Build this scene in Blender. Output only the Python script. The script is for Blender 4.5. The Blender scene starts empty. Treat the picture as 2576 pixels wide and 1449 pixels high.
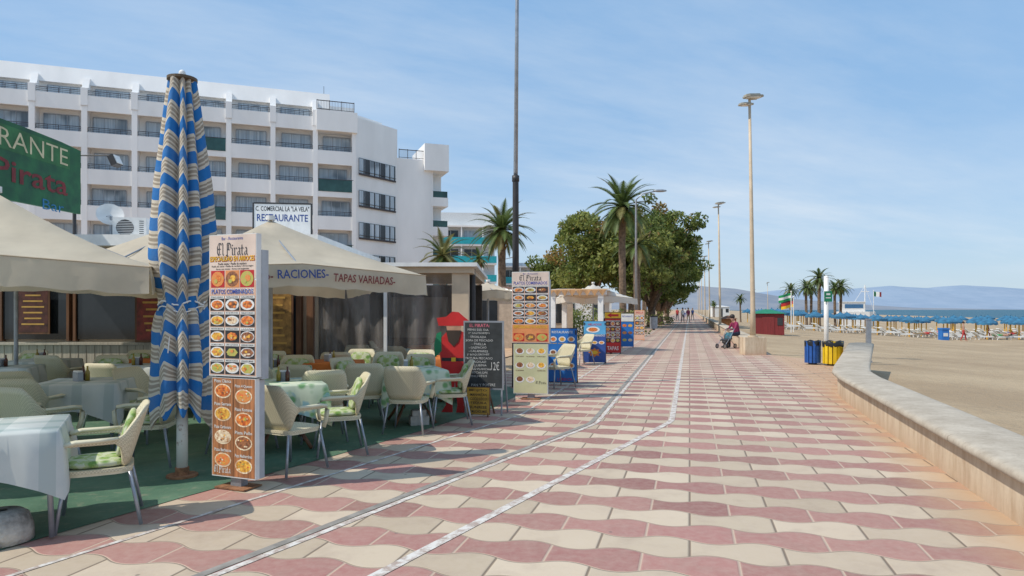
import bpy, math, random
import numpy as np
from mathutils import Vector, Matrix
R=random.Random(7); NR=np.random.RandomState(3)
sc=bpy.context.scene; col=sc.collection
sc.view_settings.view_transform='Standard'; sc.view_settings.look='None'; sc.view_settings.exposure=0
rad=math.radians
# ---------------------------------------------------------------- materials
def nodes(name):
    m=bpy.data.materials.new(name); m.use_nodes=True; nt=m.node_tree
    return m,nt,nt.nodes['Principled BSDF']
def N(nt,t,**k):
    n=nt.nodes.new(t)
    for a,b in k.items(): setattr(n,a,b)
    return n
def setin(nt,sock,v):
    if isinstance(v,bpy.types.NodeSocket): nt.links.new(v,sock)
    else: sock.default_value=v
def M(nt,op,a,b=0.0,c=None):
    n=N(nt,'ShaderNodeMath',operation=op); setin(nt,n.inputs[0],a); setin(nt,n.inputs[1],b)
    if c is not None: setin(nt,n.inputs[2],c)
    return n.outputs[0]
def MIX(nt,f,a,b,bt='MIX'):
    n=N(nt,'ShaderNodeMix',data_type='RGBA',blend_type=bt); setin(nt,n.inputs[0],f); setin(nt,n.inputs[6],a); setin(nt,n.inputs[7],b); return n.outputs[2]
def c4(c): return (c[0],c[1],c[2],1)
def NOI(nt,vec,scale,det=4,rough=.55):
    n=N(nt,'ShaderNodeTexNoise'); n.inputs['Scale'].default_value=scale; n.inputs['Detail'].default_value=det; n.inputs['Roughness'].default_value=rough
    if vec: nt.links.new(vec,n.inputs['Vector'])
    return n.outputs['Fac']
def RAMP(nt,f,a,b):
    n=N(nt,'ShaderNodeMapRange'); n.inputs[1].default_value=a; n.inputs[2].default_value=b; setin(nt,n.inputs[0],f); n.clamp=True; return n.outputs[0]
def BUMP(nt,b,h,s=.3,d=.01):
    n=N(nt,'ShaderNodeBump'); n.inputs['Strength'].default_value=s; n.inputs['Distance'].default_value=d
    nt.links.new(h,n.inputs['Height']); nt.links.new(n.outputs[0],b.inputs['Normal'])
_mc={}
def mat(name,c,rough=.7,var=.12,scale=6,bump=0,metal=0,trans=0,dark=None,stretch=None):
    if name in _mc: return _mc[name]
    m,nt,b=nodes(name); tc=N(nt,'ShaderNodeTexCoord').outputs['Object']
    if stretch:
        mp=N(nt,'ShaderNodeMapping'); mp.inputs['Scale'].default_value=stretch; nt.links.new(tc,mp.inputs[0]); tc=mp.outputs[0]
    f=NOI(nt,tc,scale)
    dk=dark or [x*(1-2.2*var) for x in c]; lt=[min(1,x*(1+var)) for x in c]
    colr=MIX(nt,RAMP(nt,f,.3,.68),c4(dk),c4(lt))
    nt.links.new(colr,b.inputs['Base Color']); b.inputs['Roughness'].default_value=rough; b.inputs['Metallic'].default_value=metal
    if bump: BUMP(nt,b,NOI(nt,tc,scale*6),bump)
    if trans:
        t=N(nt,'ShaderNodeBsdfTranslucent'); nt.links.new(colr,t.inputs[0]); mx=N(nt,'ShaderNodeMixShader'); mx.inputs[0].default_value=trans
        nt.links.new(b.outputs[0],mx.inputs[1]); nt.links.new(t.outputs[0],mx.inputs[2]); nt.links.new(mx.outputs[0],nt.nodes['Material Output'].inputs[0])
    _mc[name]=m; return m
# ---------------------------------------------------------------- mesh builder
_tc={}
def textmesh(s,bold=.012):
    if (s,bold) in _tc: return _tc[(s,bold)]
    cu=bpy.data.curves.new('t','FONT'); cu.body=s; cu.resolution_u=2; cu.offset=bold
    o=bpy.data.objects.new('t',cu); col.objects.link(o); bpy.context.view_layer.update()
    me=bpy.data.meshes.new_from_object(o.evaluated_get(bpy.context.evaluated_depsgraph_get()))
    v=[(p.co.x,p.co.y) for p in me.vertices]; f=[tuple(p.vertices) for p in me.polygons]
    bpy.data.objects.remove(o); bpy.data.curves.remove(cu); bpy.data.meshes.remove(me)
    x0=min(p[0] for p in v);x1=max(p[0] for p in v);y0=min(p[1] for p in v);y1=max(p[1] for p in v)
    v=[((p[0]-x0)/(x1-x0)-.5,(p[1]-y0)/(y1-y0)-.5) for p in v]
    _tc[(s,bold)]=(v,f); return _tc[(s,bold)]
class MB:
    def __init__(s): s.v=[];s.f=[];s.m=[];s.mats=[];s.T=Matrix.Identity(4)
    def add(s,vs,fs,mt):
        if mt not in s.mats: s.mats.append(mt)
        k=s.mats.index(mt); n=len(s.v)
        s.v+= [tuple(s.T@Vector(p)) for p in vs]
        s.f+= [tuple(i+n for i in f) for f in fs]; s.m+=[k]*len(fs); return s
    def box(s,c,d,mt,rz=0,rx=0,ry=0):
        x,y,z=d[0]/2,d[1]/2,d[2]/2; Q=Matrix.Translation(c)@Matrix.Rotation(rz,4,'Z')@Matrix.Rotation(rx,4,'X')@Matrix.Rotation(ry,4,'Y')
        vs=[Q@Vector((a*x,b*y,e*z)) for a in(-1,1) for b in(-1,1) for e in(-1,1)]
        return s.add(vs,[(0,1,3,2),(4,6,7,5),(0,4,5,1),(2,3,7,6),(0,2,6,4),(1,5,7,3)],mt)
    def b2(s,a,b,mt): return s.box([(a[i]+b[i])/2 for i in range(3)],[b[i]-a[i] for i in range(3)],mt)
    def tube(s,ps,rs,mt,n=8,flat=1,cap=True):
        ps=[Vector(p) for p in ps]
        if not isinstance(rs,(list,tuple)): rs=[rs]*len(ps)
        vs=[];k=len(ps)
        for i,p in enumerate(ps):
            t=(ps[min(i+1,k-1)]-ps[max(i-1,0)]).normalized()
            up=Vector((0,0,1)) if abs(t.z)<.95 else Vector((0,1,0))
            a=t.cross(up).normalized(); b=a.cross(t).normalized()
            for j in range(n):
                w=2*math.pi*j/n; vs.append(p+a*math.cos(w)*rs[i]*flat+b*math.sin(w)*rs[i])
        fs=[(i*n+j,i*n+(j+1)%n,(i+1)*n+(j+1)%n,(i+1)*n+j) for i in range(k-1) for j in range(n)]
        if cap: fs+=[tuple(range(n))[::-1],tuple((k-1)*n+j for j in range(n))]
        return s.add(vs,fs,mt)
    def cyl(s,a,b,r,mt,r2=None,n=12): return s.tube([a,b],[r,r if r2 is None else r2],mt,n)
    def sph(s,c,r,mt,nu=14,nv=8,p=1):
        if not isinstance(r,(tuple,list)): r=(r,r,r)
        vs=[];sg=lambda x:math.copysign(abs(x)**p,x)
        for i in range(nv+1):
            t=math.pi*i/nv
            for j in range(nu):
                w=2*math.pi*j/nu; vs.append((c[0]+r[0]*sg(math.sin(t))*sg(math.cos(w)),c[1]+r[1]*sg(math.sin(t))*sg(math.sin(w)),c[2]+r[2]*sg(math.cos(t))))
        return s.add(vs,[(i*nu+j,(i+1)*nu+j,(i+1)*nu+(j+1)%nu,i*nu+(j+1)%nu) for i in range(nv) for j in range(nu)],mt)
    def poly(s,ps,mt): return s.add(ps,[tuple(range(len(ps)))],mt)
    def prism(s,pts,z0,z1,mt):
        n=len(pts); vs=[(p[0],p[1],z0) for p in pts]+[(p[0],p[1],z1) for p in pts]
        return s.add(vs,[tuple(range(n))[::-1],tuple(range(n,2*n))]+[(i,(i+1)%n,n+(i+1)%n,n+i) for i in range(n)],mt)
    def prismY(s,pts,y0,y1,mt):
        n=len(pts); vs=[(p[0],y0,p[1]) for p in pts]+[(p[0],y1,p[1]) for p in pts]
        return s.add(vs,[tuple(range(n)),tuple(range(n,2*n))[::-1]]+[(i,n+i,n+(i+1)%n,(i+1)%n) for i in range(n)],mt)
    def rect(s,x,z,w,h,mt,y): return s.poly([(x-w/2,y,z-h/2),(x+w/2,y,z-h/2),(x+w/2,y,z+h/2),(x-w/2,y,z+h/2)],mt)
    def disc(s,x,z,rx,rz,mt,y,n=16): return s.poly([(x+rx*math.cos(2*math.pi*i/n),y,z+rz*math.sin(2*math.pi*i/n)) for i in range(n)],mt)
    def txt(s,t,x,z,w,h,mt,y,rot=0,bold=.012):
        v,f=textmesh(t,bold); c_,s_=math.cos(rot),math.sin(rot)
        return s.add([(x+p[0]*w*c_-p[1]*h*s_,y,z+p[0]*w*s_+p[1]*h*c_) for p in v],f,mt)
    def gothic(s,x,z,w,h,mt,y):
        "El Pirata written with a broad slanted nib, black-letter style"
        G={'E':([[(.42,.85),(.2,.87),(.06,.65),(.06,.2),(.2,0),(.44,.1)],[(.06,.45),(.4,.45)],[(.26,.82),(.26,.08)],[(.4,.87),(.48,.74)]],.58),
           'l':([[(0,.88),(.08,.8),(.08,.09),(.17,0)]],.26),' ':([],.2),
           'P':([[(.1,.82),(.1,-.06)],[(-.05,.74),(.1,.86),(.34,.86),(.48,.72),(.48,.52),(.34,.38),(.1,.44)],[(.25,.8),(.25,.45)],[(-.02,.02),(.2,-.08)]],.58),
           'i':([[(0,.52),(.08,.44),(.08,.09),(.17,0)],[(.06,.72),(.12,.66)]],.25),
           'r':([[(0,.52),(.08,.44),(.08,.05)],[(.08,.42),(.22,.52),(.3,.44)],[(.04,.08),(.14,0)]],.34),
           'a':([[(.05,.44),(.18,.53),(.28,.44),(.28,.09),(.37,0)],[(.28,.3),(.08,.22),(.06,.08),(.14,0),(.28,.1)]],.42),
           't':([[(.1,.72),(.1,.09),(.2,0),(.28,.06)],[(-.02,.48),(.26,.48)]],.33)}
        xx=0; segs=[]
        for ch in 'El Pirata':
            g,adv=G[ch]
            for pl in g:
                for a,b in zip(pl[:-1],pl[1:]): segs.append(((a[0]+xx,a[1]),(b[0]+xx,b[1])))
            xx+=adv
        nx,nz=.038,.034; e=0
        for a,b in segs:
            e+=1; yy=y-.00002*e
            q=[(a[0]-nx,a[1]-nz),(a[0]+nx,a[1]+nz),(b[0]+nx,b[1]+nz),(b[0]-nx,b[1]-nz)]
            s.poly([(x+(p[0]/xx-.5)*w,yy,z+(p[1]-.4)*h) for p in q],mt)
        return s
    def obj(s,name,parent=None,smooth=False,loc=None,rz=0):
        me=bpy.data.meshes.new(name); me.from_pydata([tuple(p) for p in s.v],[],s.f)
        for q in s.mats: me.materials.append(q)
        me.polygons.foreach_set('material_index',s.m)
        me.polygons.foreach_set('use_smooth',[smooth]*len(s.f)); me.update()
        o=bpy.data.objects.new(name,me); col.objects.link(o)
        if parent: o.parent=parent
        if loc: o.location=loc
        o.rotation_euler.z=rz; return o
def thing(name,label,cat,loc,rz=0,group=None):
    o=bpy.data.objects.new(name,None); col.objects.link(o); o.location=loc; o.rotation_euler.z=rz; o.empty_display_size=.2
    return tag(o,label,cat,group)
def tag(o,label,cat,group=None):
    o['label']=label;o['category']=cat
    if group:o['group']=group
    return o
def struct(o): o['kind']='structure'; return o
def copy_thing(src,loc,rz=0,scale=None,label=None):
    o=src.copy(); col.objects.link(o); o.location=loc; o.rotation_euler.z=rz
    if scale: o.scale=(scale,)*3
    if label:o['label']=label
    def rec(a,b):
        for ch in a.children:
            k=ch.copy(); col.objects.link(k); k.parent=b; k.matrix_parent_inverse=ch.matrix_parent_inverse.copy(); rec(ch,k)
    rec(src,o); return o
# ---------------------------------------------------------------- site frame
dx,dy=.252,.968
def zsand(q): 
    return -.03-.06*min(max(q-1,0),21)-.045*min(max(q-95,0),30)
SEA=-1.62
def Q(x,y): return (x-8.3)*dy-(y-24.5)*dx
def PQ(p,q): return (8.3+p*dx+q*dy, 24.5+p*dy-q*dx)
# ---------------------------------------------------------------- camera / light / sky
cam=bpy.data.cameras.new('Camera'); co=bpy.data.objects.new('Camera',cam); col.objects.link(co)
cam.lens=24; cam.sensor_width=36; cam.shift_y=.0208; cam.clip_end=30000; cam.clip_start=.05
co.location=(0,0,1.6); co.rotation_euler=(rad(90),0,0); sc.camera=co
el=rad(50); sx,sy=-.93,-.37
S=Vector((sx*math.cos(el),sy*math.cos(el),math.sin(el)))
L=bpy.data.lights.new('sun','SUN'); L.energy=3.9; L.angle=rad(.5); L.color=(1,.93,.83)
lo=bpy.data.objects.new('sun',L); col.objects.link(lo); lo.rotation_euler=S.to_track_quat('Z','Y').to_euler()
w=bpy.data.worlds.new('World'); sc.world=w; w.use_nodes=True; nt=w.node_tree; bg=nt.nodes['Background']
sky=N(nt,'ShaderNodeTexSky',sky_type='NISHITA'); sky.sun_disc=False; sky.sun_elevation=el; sky.sun_rotation=math.atan2(sx,sy); sky.dust_density=1.0; sky.ozone_density=1.5
tc=N(nt,'ShaderNodeTexCoord').outputs['Generated']; sp=N(nt,'ShaderNodeSeparateXYZ'); nt.links.new(tc,sp.inputs[0])
zp=M(nt,'MAXIMUM',sp.outputs[2],0.0)
zz=M(nt,'ADD',zp,.12)
cx=M(nt,'DIVIDE',sp.outputs[0],zz); cy=M(nt,'DIVIDE',sp.outputs[1],zz)
cb=N(nt,'ShaderNodeCombineXYZ'); nt.links.new(M(nt,'ADD',M(nt,'MULTIPLY',cx,.45),M(nt,'MULTIPLY',cy,.25)),cb.inputs[0]); nt.links.new(M(nt,'ADD',M(nt,'MULTIPLY',cy,1.1),M(nt,'MULTIPLY',cx,-.55)),cb.inputs[1])
n1=NOI(nt,cb.outputs[0],1.0,8,.62); n2=NOI(nt,cb.outputs[0],.33,2,.5)
cl=M(nt,'MULTIPLY',RAMP(nt,n1,.36,.78),RAMP(nt,n2,.34,.58))
hz=M(nt,'POWER',M(nt,'SUBTRACT',1.0,zp),5.0)
grad=MIX(nt,hz,(1.65,3.25,5.5,1),(3.7,4.75,5.7,1))
base=MIX(nt,.78,sky.outputs[0],grad)
fin=MIX(nt,M(nt,'MULTIPLY',cl,.75),base,(5.3,5.75,6.2,1))
nt.links.new(fin,bg.inputs[0]); bg.inputs[1].default_value=.15
# ---------------------------------------------------------------- common materials
white=mat('white_render',(.87,.865,.85),.8,.05,.35,stretch=(1,1,.3))
whitep=mat('white_paint',(.78,.77,.74),.5,.06,5)
cream=mat('cream_plastic',(.66,.61,.43),.45,.05,9,bump=.15)
metal=mat('grey_metal',(.35,.37,.40),.4,.1,8,metal=.5)
dark=mat('dark_metal',(.035,.033,.035),.5,.1,8)
blk=mat('black_print',(.02,.02,.022),.5,.05)
gotm=mat('charcoal_print',(.05,.05,.055),.5,.05)
canvas=mat('beige_canvas',(.67,.59,.46),.85,.08,1.6,bump=.1,trans=.35)
beigepost=mat('beige_lamp_paint',(.55,.44,.31),.6,.08,3)
concrete=mat('concrete_rough',(.45,.42,.37),.9,.12,12,bump=.5)
wood=mat('brown_wood',(.16,.07,.03),.6,.2,10,stretch=(1,1,.15))
rust=mat('rusty_steel',(.28,.13,.06),.85,.25,20,bump=.4)
red=mat('red_paint',(.55,.02,.02),.5,.08)
green=mat('green_paint',(.01,.20,.09),.5,.1)
glassd=mat('dark_glass',(.03,.035,.04),.08,.2,1)
# ---------------------------------------------------------------- ground
def grid_ground():
    m,nt,b=nodes('beach_sand'); t=N(nt,'ShaderNodeTexCoord').outputs['Object']
    a=NOI(nt,t,.25,6); c=NOI(nt,t,3.0,6,.7); e=NOI(nt,t,40,3)
    cc=MIX(nt,RAMP(nt,a,.35,.65),(.35,.255,.155,1),(.46,.35,.22,1)); cc=MIX(nt,M(nt,'MULTIPLY',RAMP(nt,c,.5,.7),.4),cc,(.27,.195,.12,1)); cc=MIX(nt,M(nt,'MULTIPLY',RAMP(nt,e,.55,.7),.3),cc,(.18,.135,.085,1))
    nt.links.new(cc,b.inputs['Base Color']); b.inputs['Roughness'].default_value=.95
    BUMP(nt,b,M(nt,'ADD',c,M(nt,'MULTIPLY',e,.15)),.8,.12)
    qs=[-6000,-800,-150,-40,-10,-2,0,1,4,8,12,17,22,40,60,80,95,105,115,125,400,12000]; ps=[-60,-30,-10,0,10,25,50,80,120,200,400,900,2500,9000]
    B=MB(); vs=[]
    for p in ps:
        for q in qs:
            x,y=PQ(p,q); vs.append((x,y,zsand(q)))
    n=len(qs); B.add(vs,[(i*n+j,i*n+j+1,(i+1)*n+j+1,(i+1)*n+j) for i in range(len(ps)-1) for j in range(n-1)],m)
    struct(B.obj('sand_ground',smooth=True))
    m,nt,b=nodes('sea_water'); t=N(nt,'ShaderNodeTexCoord').outputs['Object']
    mp=N(nt,'ShaderNodeMapping'); mp.inputs['Scale'].default_value=(.02,.12,1); mp.inputs['Rotation'].default_value=(0,0,.26); nt.links.new(t,mp.inputs[0])
    f=NOI(nt,mp.outputs[0],1,5); nt.links.new(MIX(nt,RAMP(nt,f,.35,.7),(.045,.115,.165,1),(.085,.175,.225,1)),b.inputs['Base Color']); b.inputs['Roughness'].default_value=.6; b.inputs['Specular IOR Level'].default_value=.15
    BUMP(nt,b,NOI(nt,t,.6,4),1.0,.6)
    B=MB(); c=[PQ(-60,85)+(SEA,),PQ(-60,14000)+(SEA,),PQ(14000,14000)+(SEA,),PQ(14000,85)+(SEA,)]; B.poly(c,m); struct(B.obj('sea_water'))
grid_ground()
def tilemat():
    m,nt,b=nodes('wave_paving'); g=N(nt,'ShaderNodeNewGeometry').outputs['Position']; sp=N(nt,'ShaderNodeSeparateXYZ'); nt.links.new(g,sp.inputs[0]); X,Y=sp.outputs[0],sp.outputs[1]
    U=M(nt,'SUBTRACT',M(nt,'MULTIPLY',X,dy),M(nt,'MULTIPLY',Y,dx)); V=M(nt,'ADD',M(nt,'MULTIPLY',X,dx),M(nt,'MULTIPLY',Y,dy))
    W,H,A=.60,.325,.052
    s=M(nt,'DIVIDE',V,H); wv=M(nt,'MULTIPLY',M(nt,'SINE',M(nt,'MULTIPLY',U,2*math.pi/W)),A/H)
    V2=M(nt,'SUBTRACT',s,M(nt,'MULTIPLY',wv,M(nt,'COSINE',M(nt,'MULTIPLY',s,math.pi))))
    row=M(nt,'FLOOR',V2); fr=M(nt,'FRACT',V2); odd=M(nt,'FLOORED_MODULO',row,2.0)
    U2=M(nt,'ADD',M(nt,'DIVIDE',U,W),M(nt,'MULTIPLY',odd,.5))
    colm=M(nt,'FLOOR',U2); fu=M(nt,'FRACT',U2)
    ev=M(nt,'MULTIPLY',M(nt,'MINIMUM',fr,M(nt,'SUBTRACT',1.0,fr)),H); eu=M(nt,'MULTIPLY',M(nt,'MINIMUM',fu,M(nt,'SUBTRACT',1.0,fu)),W)
    ed=M(nt,'MINIMUM',ev,eu); joint=M(nt,'SUBTRACT',1.0,RAMP(nt,ed,.005,.012))
    cb=N(nt,'ShaderNodeCombineXYZ'); nt.links.new(row,cb.inputs[0]); nt.links.new(colm,cb.inputs[1])
    wn=N(nt,'ShaderNodeTexWhiteNoise'); wn.noise_dimensions='2D'; nt.links.new(cb.outputs[0],wn.inputs['Vector'])
    rnd=wn.outputs['Value']
    rc=MIX(nt,rnd,(.25,.105,.088,1),(.385,.175,.15,1)); cc=MIX(nt,rnd,(.43,.345,.24,1),(.59,.485,.355,1))
    c=MIX(nt,odd,cc,rc)
    big=NOI(nt,g,.5,5); fine=NOI(nt,g,14,5,.7); mid=NOI(nt,g,3,5,.65)
    c=MIX(nt,M(nt,'MULTIPLY',RAMP(nt,big,.4,.7),.32),c,(.38,.27,.19,1))
    c=MIX(nt,M(nt,'MULTIPLY',RAMP(nt,mid,.5,.75),.35),c,(.27,.19,.145,1))
    c=MIX(nt,M(nt,'MULTIPLY',RAMP(nt,fine,.35,.65),.20),c,(.56,.46,.37,1))
    vo=N(nt,'ShaderNodeTexVoronoi'); vo.inputs['Scale'].default_value=1.9; nt.links.new(g,vo.inputs['Vector'])
    c=MIX(nt,M(nt,'MULTIPLY',M(nt,'SUBTRACT',1.0,RAMP(nt,vo.outputs['Distance'],.022,.035)),.65),c,(.12,.09,.08,1))
    s=M(nt,'SUBTRACT',M(nt,'MULTIPLY',M(nt,'SUBTRACT',X,3.73),.958),M(nt,'MULTIPLY',M(nt,'SUBTRACT',Y,4.98),.285))
    s=M(nt,'ADD',s,M(nt,'MULTIPLY',mid,.5)); c=MIX(nt,M(nt,'MULTIPLY',RAMP(nt,s,-.35,.25),.75),c,(.48,.31,.18,1))
    c=MIX(nt,M(nt,'MULTIPLY',joint,.85),c,MIX(nt,odd,(.16,.115,.08,1),(.50,.39,.29,1)))
    nt.links.new(c,b.inputs['Base Color']); b.inputs['Roughness'].default_value=.75
    BUMP(nt,b,M(nt,'ADD',RAMP(nt,ed,0,.016),M(nt,'MULTIPLY',fine,.25)),.55,.008); return m
tm=tilemat()
B=MB(); far=600
pts=[(-16,-4),(2.0,-4),(3.6,4),(3.95,5),(6.0,12.0),(6.35,13.1),(8.2,16.4),(9.9,19.8),(9.1,24.0)]
fp=PQ(far,.5); fl=PQ(far,-6.5); pts+= [fp,fl,(-.5,16),(-16,16)]
B.add([(p[0],p[1],.004) for p in pts],[tuple(range(len(pts)))],tm); struct(B.obj('promenade_pavement'))
pav=mat('ochre_pavement',(.50,.33,.20),.9,.1,2,bump=.3); B=MB()
B.poly([(-60,16.02,0.0),(-2,16.02,0.0),PQ(far,-6.4)+(0.0,),PQ(far,-80)+(0.0,),(-160,60,0.0)],pav); struct(B.obj('side_pavement'))
m,nt,b=nodes('green_concrete'); g=N(nt,'ShaderNodeTexCoord').outputs['Object']
c=MIX(nt,RAMP(nt,NOI(nt,g,1.5,6,.65),.35,.7),(.045,.115,.07,1),(.10,.19,.12,1)); c=MIX(nt,M(nt,'MULTIPLY',RAMP(nt,NOI(nt,g,9,5,.7),.55,.72),.55),c,(.25,.24,.17,1))
nt.links.new(c,b.inputs['Base Color']); b.inputs['Roughness'].default_value=.7; BUMP(nt,b,NOI(nt,g,30),.3)
B=MB(); B.poly([(x,y,.009) for x,y in [(-15,3.2),(-3.95,3.2),(-3.29,4.72),(-2.77,5.82),(-1.95,7.4),(-1.19,8.95),(-.35,10.9),(.05,12.4),(.1,13.4),(-.9,17.2),(-15,17.2)]],m); struct(B.obj('patio_floor'))
def ribbon(name,pts,w,mt,z,off=0):
    ps=[Vector(p) for p in pts]; out=[ps[0]]
    for i in range(1,len(ps)-1):
        a,b,c=ps[i-1],ps[i],ps[i+1]; l=min(.25,(b-a).length/2,(c-b).length/2); p0=b+(a-b).normalized()*l; p2=b+(c-b).normalized()*l
        for k in range(9):
            t=k/8; out.append(p0*(1-t)**2+b*2*t*(1-t)+p2*t*t)
    out.append(ps[-1]); B=MB(); vs=[]
    for i,p in enumerate(out):
        t=(out[min(i+1,len(out)-1)]-out[max(i-1,0)]).normalized(); n=Vector((t.y,-t.x)); 
        for sgn in (-.5,.5): q=p+n*(off+sgn*w); vs.append((q.x,q.y,z))
    B.add(vs,[(2*i,2*i+1,2*i+3,2*i+2) for i in range(len(out)-1)],mt); return struct(B.obj(name))
m,nt,b=nodes('worn_line_paint'); g=N(nt,'ShaderNodeTexCoord').outputs['Object']
c=MIX(nt,RAMP(nt,NOI(nt,g,10,6,.75),.42,.58),(.38,.30,.25,1),(.64,.61,.56,1)); nt.links.new(c,b.inputs['Base Color']); b.inputs['Roughness'].default_value=.8; lp=m
def farpt(p,L=300): return (p[0]+dx*L,p[1]+dy*L)
greyl=mat('grey_strip',(.27,.25,.22),.9,.15,8)
ribbon('lane_marking',[(-3.55,3.0),(.13,10.3),farpt((.13,10.3))],.04,lp,.008)
ribbon('lane_marking',[(-2.55,2.8),(1.13,9.57),farpt((1.13,9.57))],.055,lp,.008,.06)
ribbon('drain_strip',[(-2.55,2.8),(1.13,9.57),farpt((1.13,9.57))],.07,greyl,.008,-.02)
ribbon('lane_marking',[(-1.52,2.8),(2.28,9.74),farpt((2.28,9.74))],.08,lp,.008)
# ---------------------------------------------------------------- sea wall
def sweep(B,path,prof,mt):
    vs=[];n=len(prof)
    ps=[Vector(p) for p in path]
    for i,p in enumerate(ps):
        a=(p.xy-ps[max(i-1,0)].xy); b=(ps[min(i+1,len(ps)-1)].xy-p.xy)
        t=((a.normalized() if a.length>0 else Vector((0,0)))+(b.normalized() if b.length>0 else Vector((0,0)))).normalized(); nn=Vector((t.y,-t.x))
        for (u,z) in prof: vs.append((p.x+nn.x*u,p.y+nn.y*u,z*p.z))
    fs=[(i*n+j,i*n+(j+1)%n,(i+1)*n+(j+1)%n,(i+1)*n+j) for i in range(len(ps)-1) for j in range(n)]
    fs+=[tuple(range(n))[::-1],tuple((len(ps)-1)*n+j for j in range(n))]
    B.add(vs,fs,mt)
m,nt,b=nodes('stained_wall_render'); g=N(nt,'ShaderNodeTexCoord').outputs['Object']; sp=N(nt,'ShaderNodeSeparateXYZ'); nt.links.new(g,sp.inputs[0])
mp=N(nt,'ShaderNodeMapping'); mp.inputs['Scale'].default_value=(3,3,.6); nt.links.new(g,mp.inputs[0])
st=NOI(nt,mp.outputs[0],2.5,6,.7); c=MIX(nt,RAMP(nt,st,.4,.72),(.62,.51,.37,1),(.42,.30,.19,1))
low=M(nt,'SUBTRACT',1.0,RAMP(nt,M(nt,'ADD',sp.outputs[2],M(nt,'MULTIPLY',st,.2)),.05,.3)); c=MIX(nt,M(nt,'MULTIPLY',low,.6),c,(.46,.30,.18,1))
nt.links.new(c,b.inputs['Base Color']); b.inputs['Roughness'].default_value=.9; BUMP(nt,b,NOI(nt,g,12,5),.5); wallm=m
m,nt,b=nodes('wall_cap_stone'); g=N(nt,'ShaderNodeTexCoord').outputs['Object']; sp=N(nt,'ShaderNodeSeparateXYZ'); nt.links.new(g,sp.inputs[0])
c=MIX(nt,RAMP(nt,NOI(nt,g,2.5,7,.75),.35,.68),(.51,.45,.36,1),(.34,.285,.215,1)); c=MIX(nt,M(nt,'MULTIPLY',RAMP(nt,NOI(nt,g,22,4,.7),.52,.7),.45),c,(.26,.21,.16,1))
v=M(nt,'ADD',M(nt,'MULTIPLY',sp.outputs[0],.285),M(nt,'MULTIPLY',sp.outputs[1],.958)); f=M(nt,'FRACT',M(nt,'DIVIDE',v,2.4)); c=MIX(nt,M(nt,'MULTIPLY',M(nt,'LESS_THAN',f,.006),.7),c,(.2,.15,.11,1))
nt.links.new(c,b.inputs['Base Color']); b.inputs['Roughness'].default_value=.85; BUMP(nt,b,NOI(nt,g,40,4),.25,.006); capm=m
wpath=[(2.62,1.0,1),(3.73,4.98,1),(4.75,8.4,1),(5.77,11.84,1),(6.15,12.9,1.02),(6.6,13.8,1.05),(8.0,16.4,1.14),(9.75,19.6,1.42)]
wt=thing('low_sea_wall','low cream rendered sea wall with rounded pale stone cap','wall',(0,0,0))
B=MB(); sweep(B,wpath,[(0.0,0),(.46,-.3),(.46,.355),(0.0,.355)],wallm); B.obj('wall_base',wt)
B=MB(); sweep(B,wpath,[(-.06,.36),(-.09,.375),(-.095,.40),(-.09,.425),(-.065,.442),(-.03,.45),(.1,.457),(.25,.46),(.4,.457),(.52,.45),(.56,.435),(.57,.41),(.56,.38),(.5,.36)],capm); B.obj('wall_cap',wt,True)
wt=thing('low_sea_wall','long low whitewashed sea wall running beside the promenade','wall',(0,0,0))
fpath=[(8.62,24.6,1),(8.62+dx*60,24.6+dy*60,1),(8.62+dx*300,24.6+dy*300,1)]
B=MB(); sweep(B,fpath,[(-.15,0),(.3,-.4),(.3,.46),(-.15,.46)],wallm); B.obj('wall_base',wt)
B=MB(); sweep(B,fpath,[(-.2,.465),(-.22,.5),(-.15,.54),(.3,.54),(.37,.5),(.35,.465)],capm); B.obj('wall_cap',wt,True)
# ---------------------------------------------------------------- promenade lamps
def lamp(loc,ped,label):
    t=thing('street_lamp',label,'street lamp',loc,0,'tall beige promenade lamps')
    if ped:
        B=MB(); B.b2((-.37,-.3,0),(.37,.3,.62),wallm); B.obj('pedestal',t)
    z0=.62 if ped else 0
    B=MB(); B.cyl((0,0,z0),(0,0,z0+.05),.17,beigepost); B.tube([(0,0,z0+.05),(0,0,1.6),(-.05,0,5),(-.12,0,9.1)],[.1,.085,.065,.045],beigepost,12); B.tube([(-.35,-.2,8.80),(-.12,0,8.85)],.025,beigepost,8); B.tube([(-.12,0,9.02),(.2,.2,9.1)],.025,beigepost,8); B.obj('pole',t,True)
    hm=mat('lamp_head_grey',(.38,.36,.30),.5,.1); 
    for cx_,z,s_ in ((-.24,8.84,.75),(.02,9.12,1.0)):
        B=MB(); B.T=Matrix.Translation((cx_,0,z))@Matrix.Rotation(rad(-9),4,'Y')@Matrix.Rotation(rad(25),4,'Z')@Matrix.Scale(s_,4)
        o=[(-.42,-.1),(-.3,-.17),(.3,-.17),(.42,-.08),(.42,.08),(.3,.17),(-.3,.17),(-.42,.1)]
        B.prism(o,-.02,.025,hm); B.prism([(x*.8-.04,y*.8) for x,y in o],.0255,.075,hm); B.prism([(x*.75,y*.75) for x,y in o],-.05,-.0205,whitep)
        B.obj('lamp_head',t)
    return t
L0=lamp((8.52,24.15,0),True,'tall beige twin-headed lamp post on a square pedestal')
L1=lamp((0,0,0),False,'tall beige lamp post beside the sea wall')
L1.location=(14.75,48.4,.0)
for D in (75.5,97,122,147,172): copy_thing(L1,(8.49+.26*(D-24.1),D,0))
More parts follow.
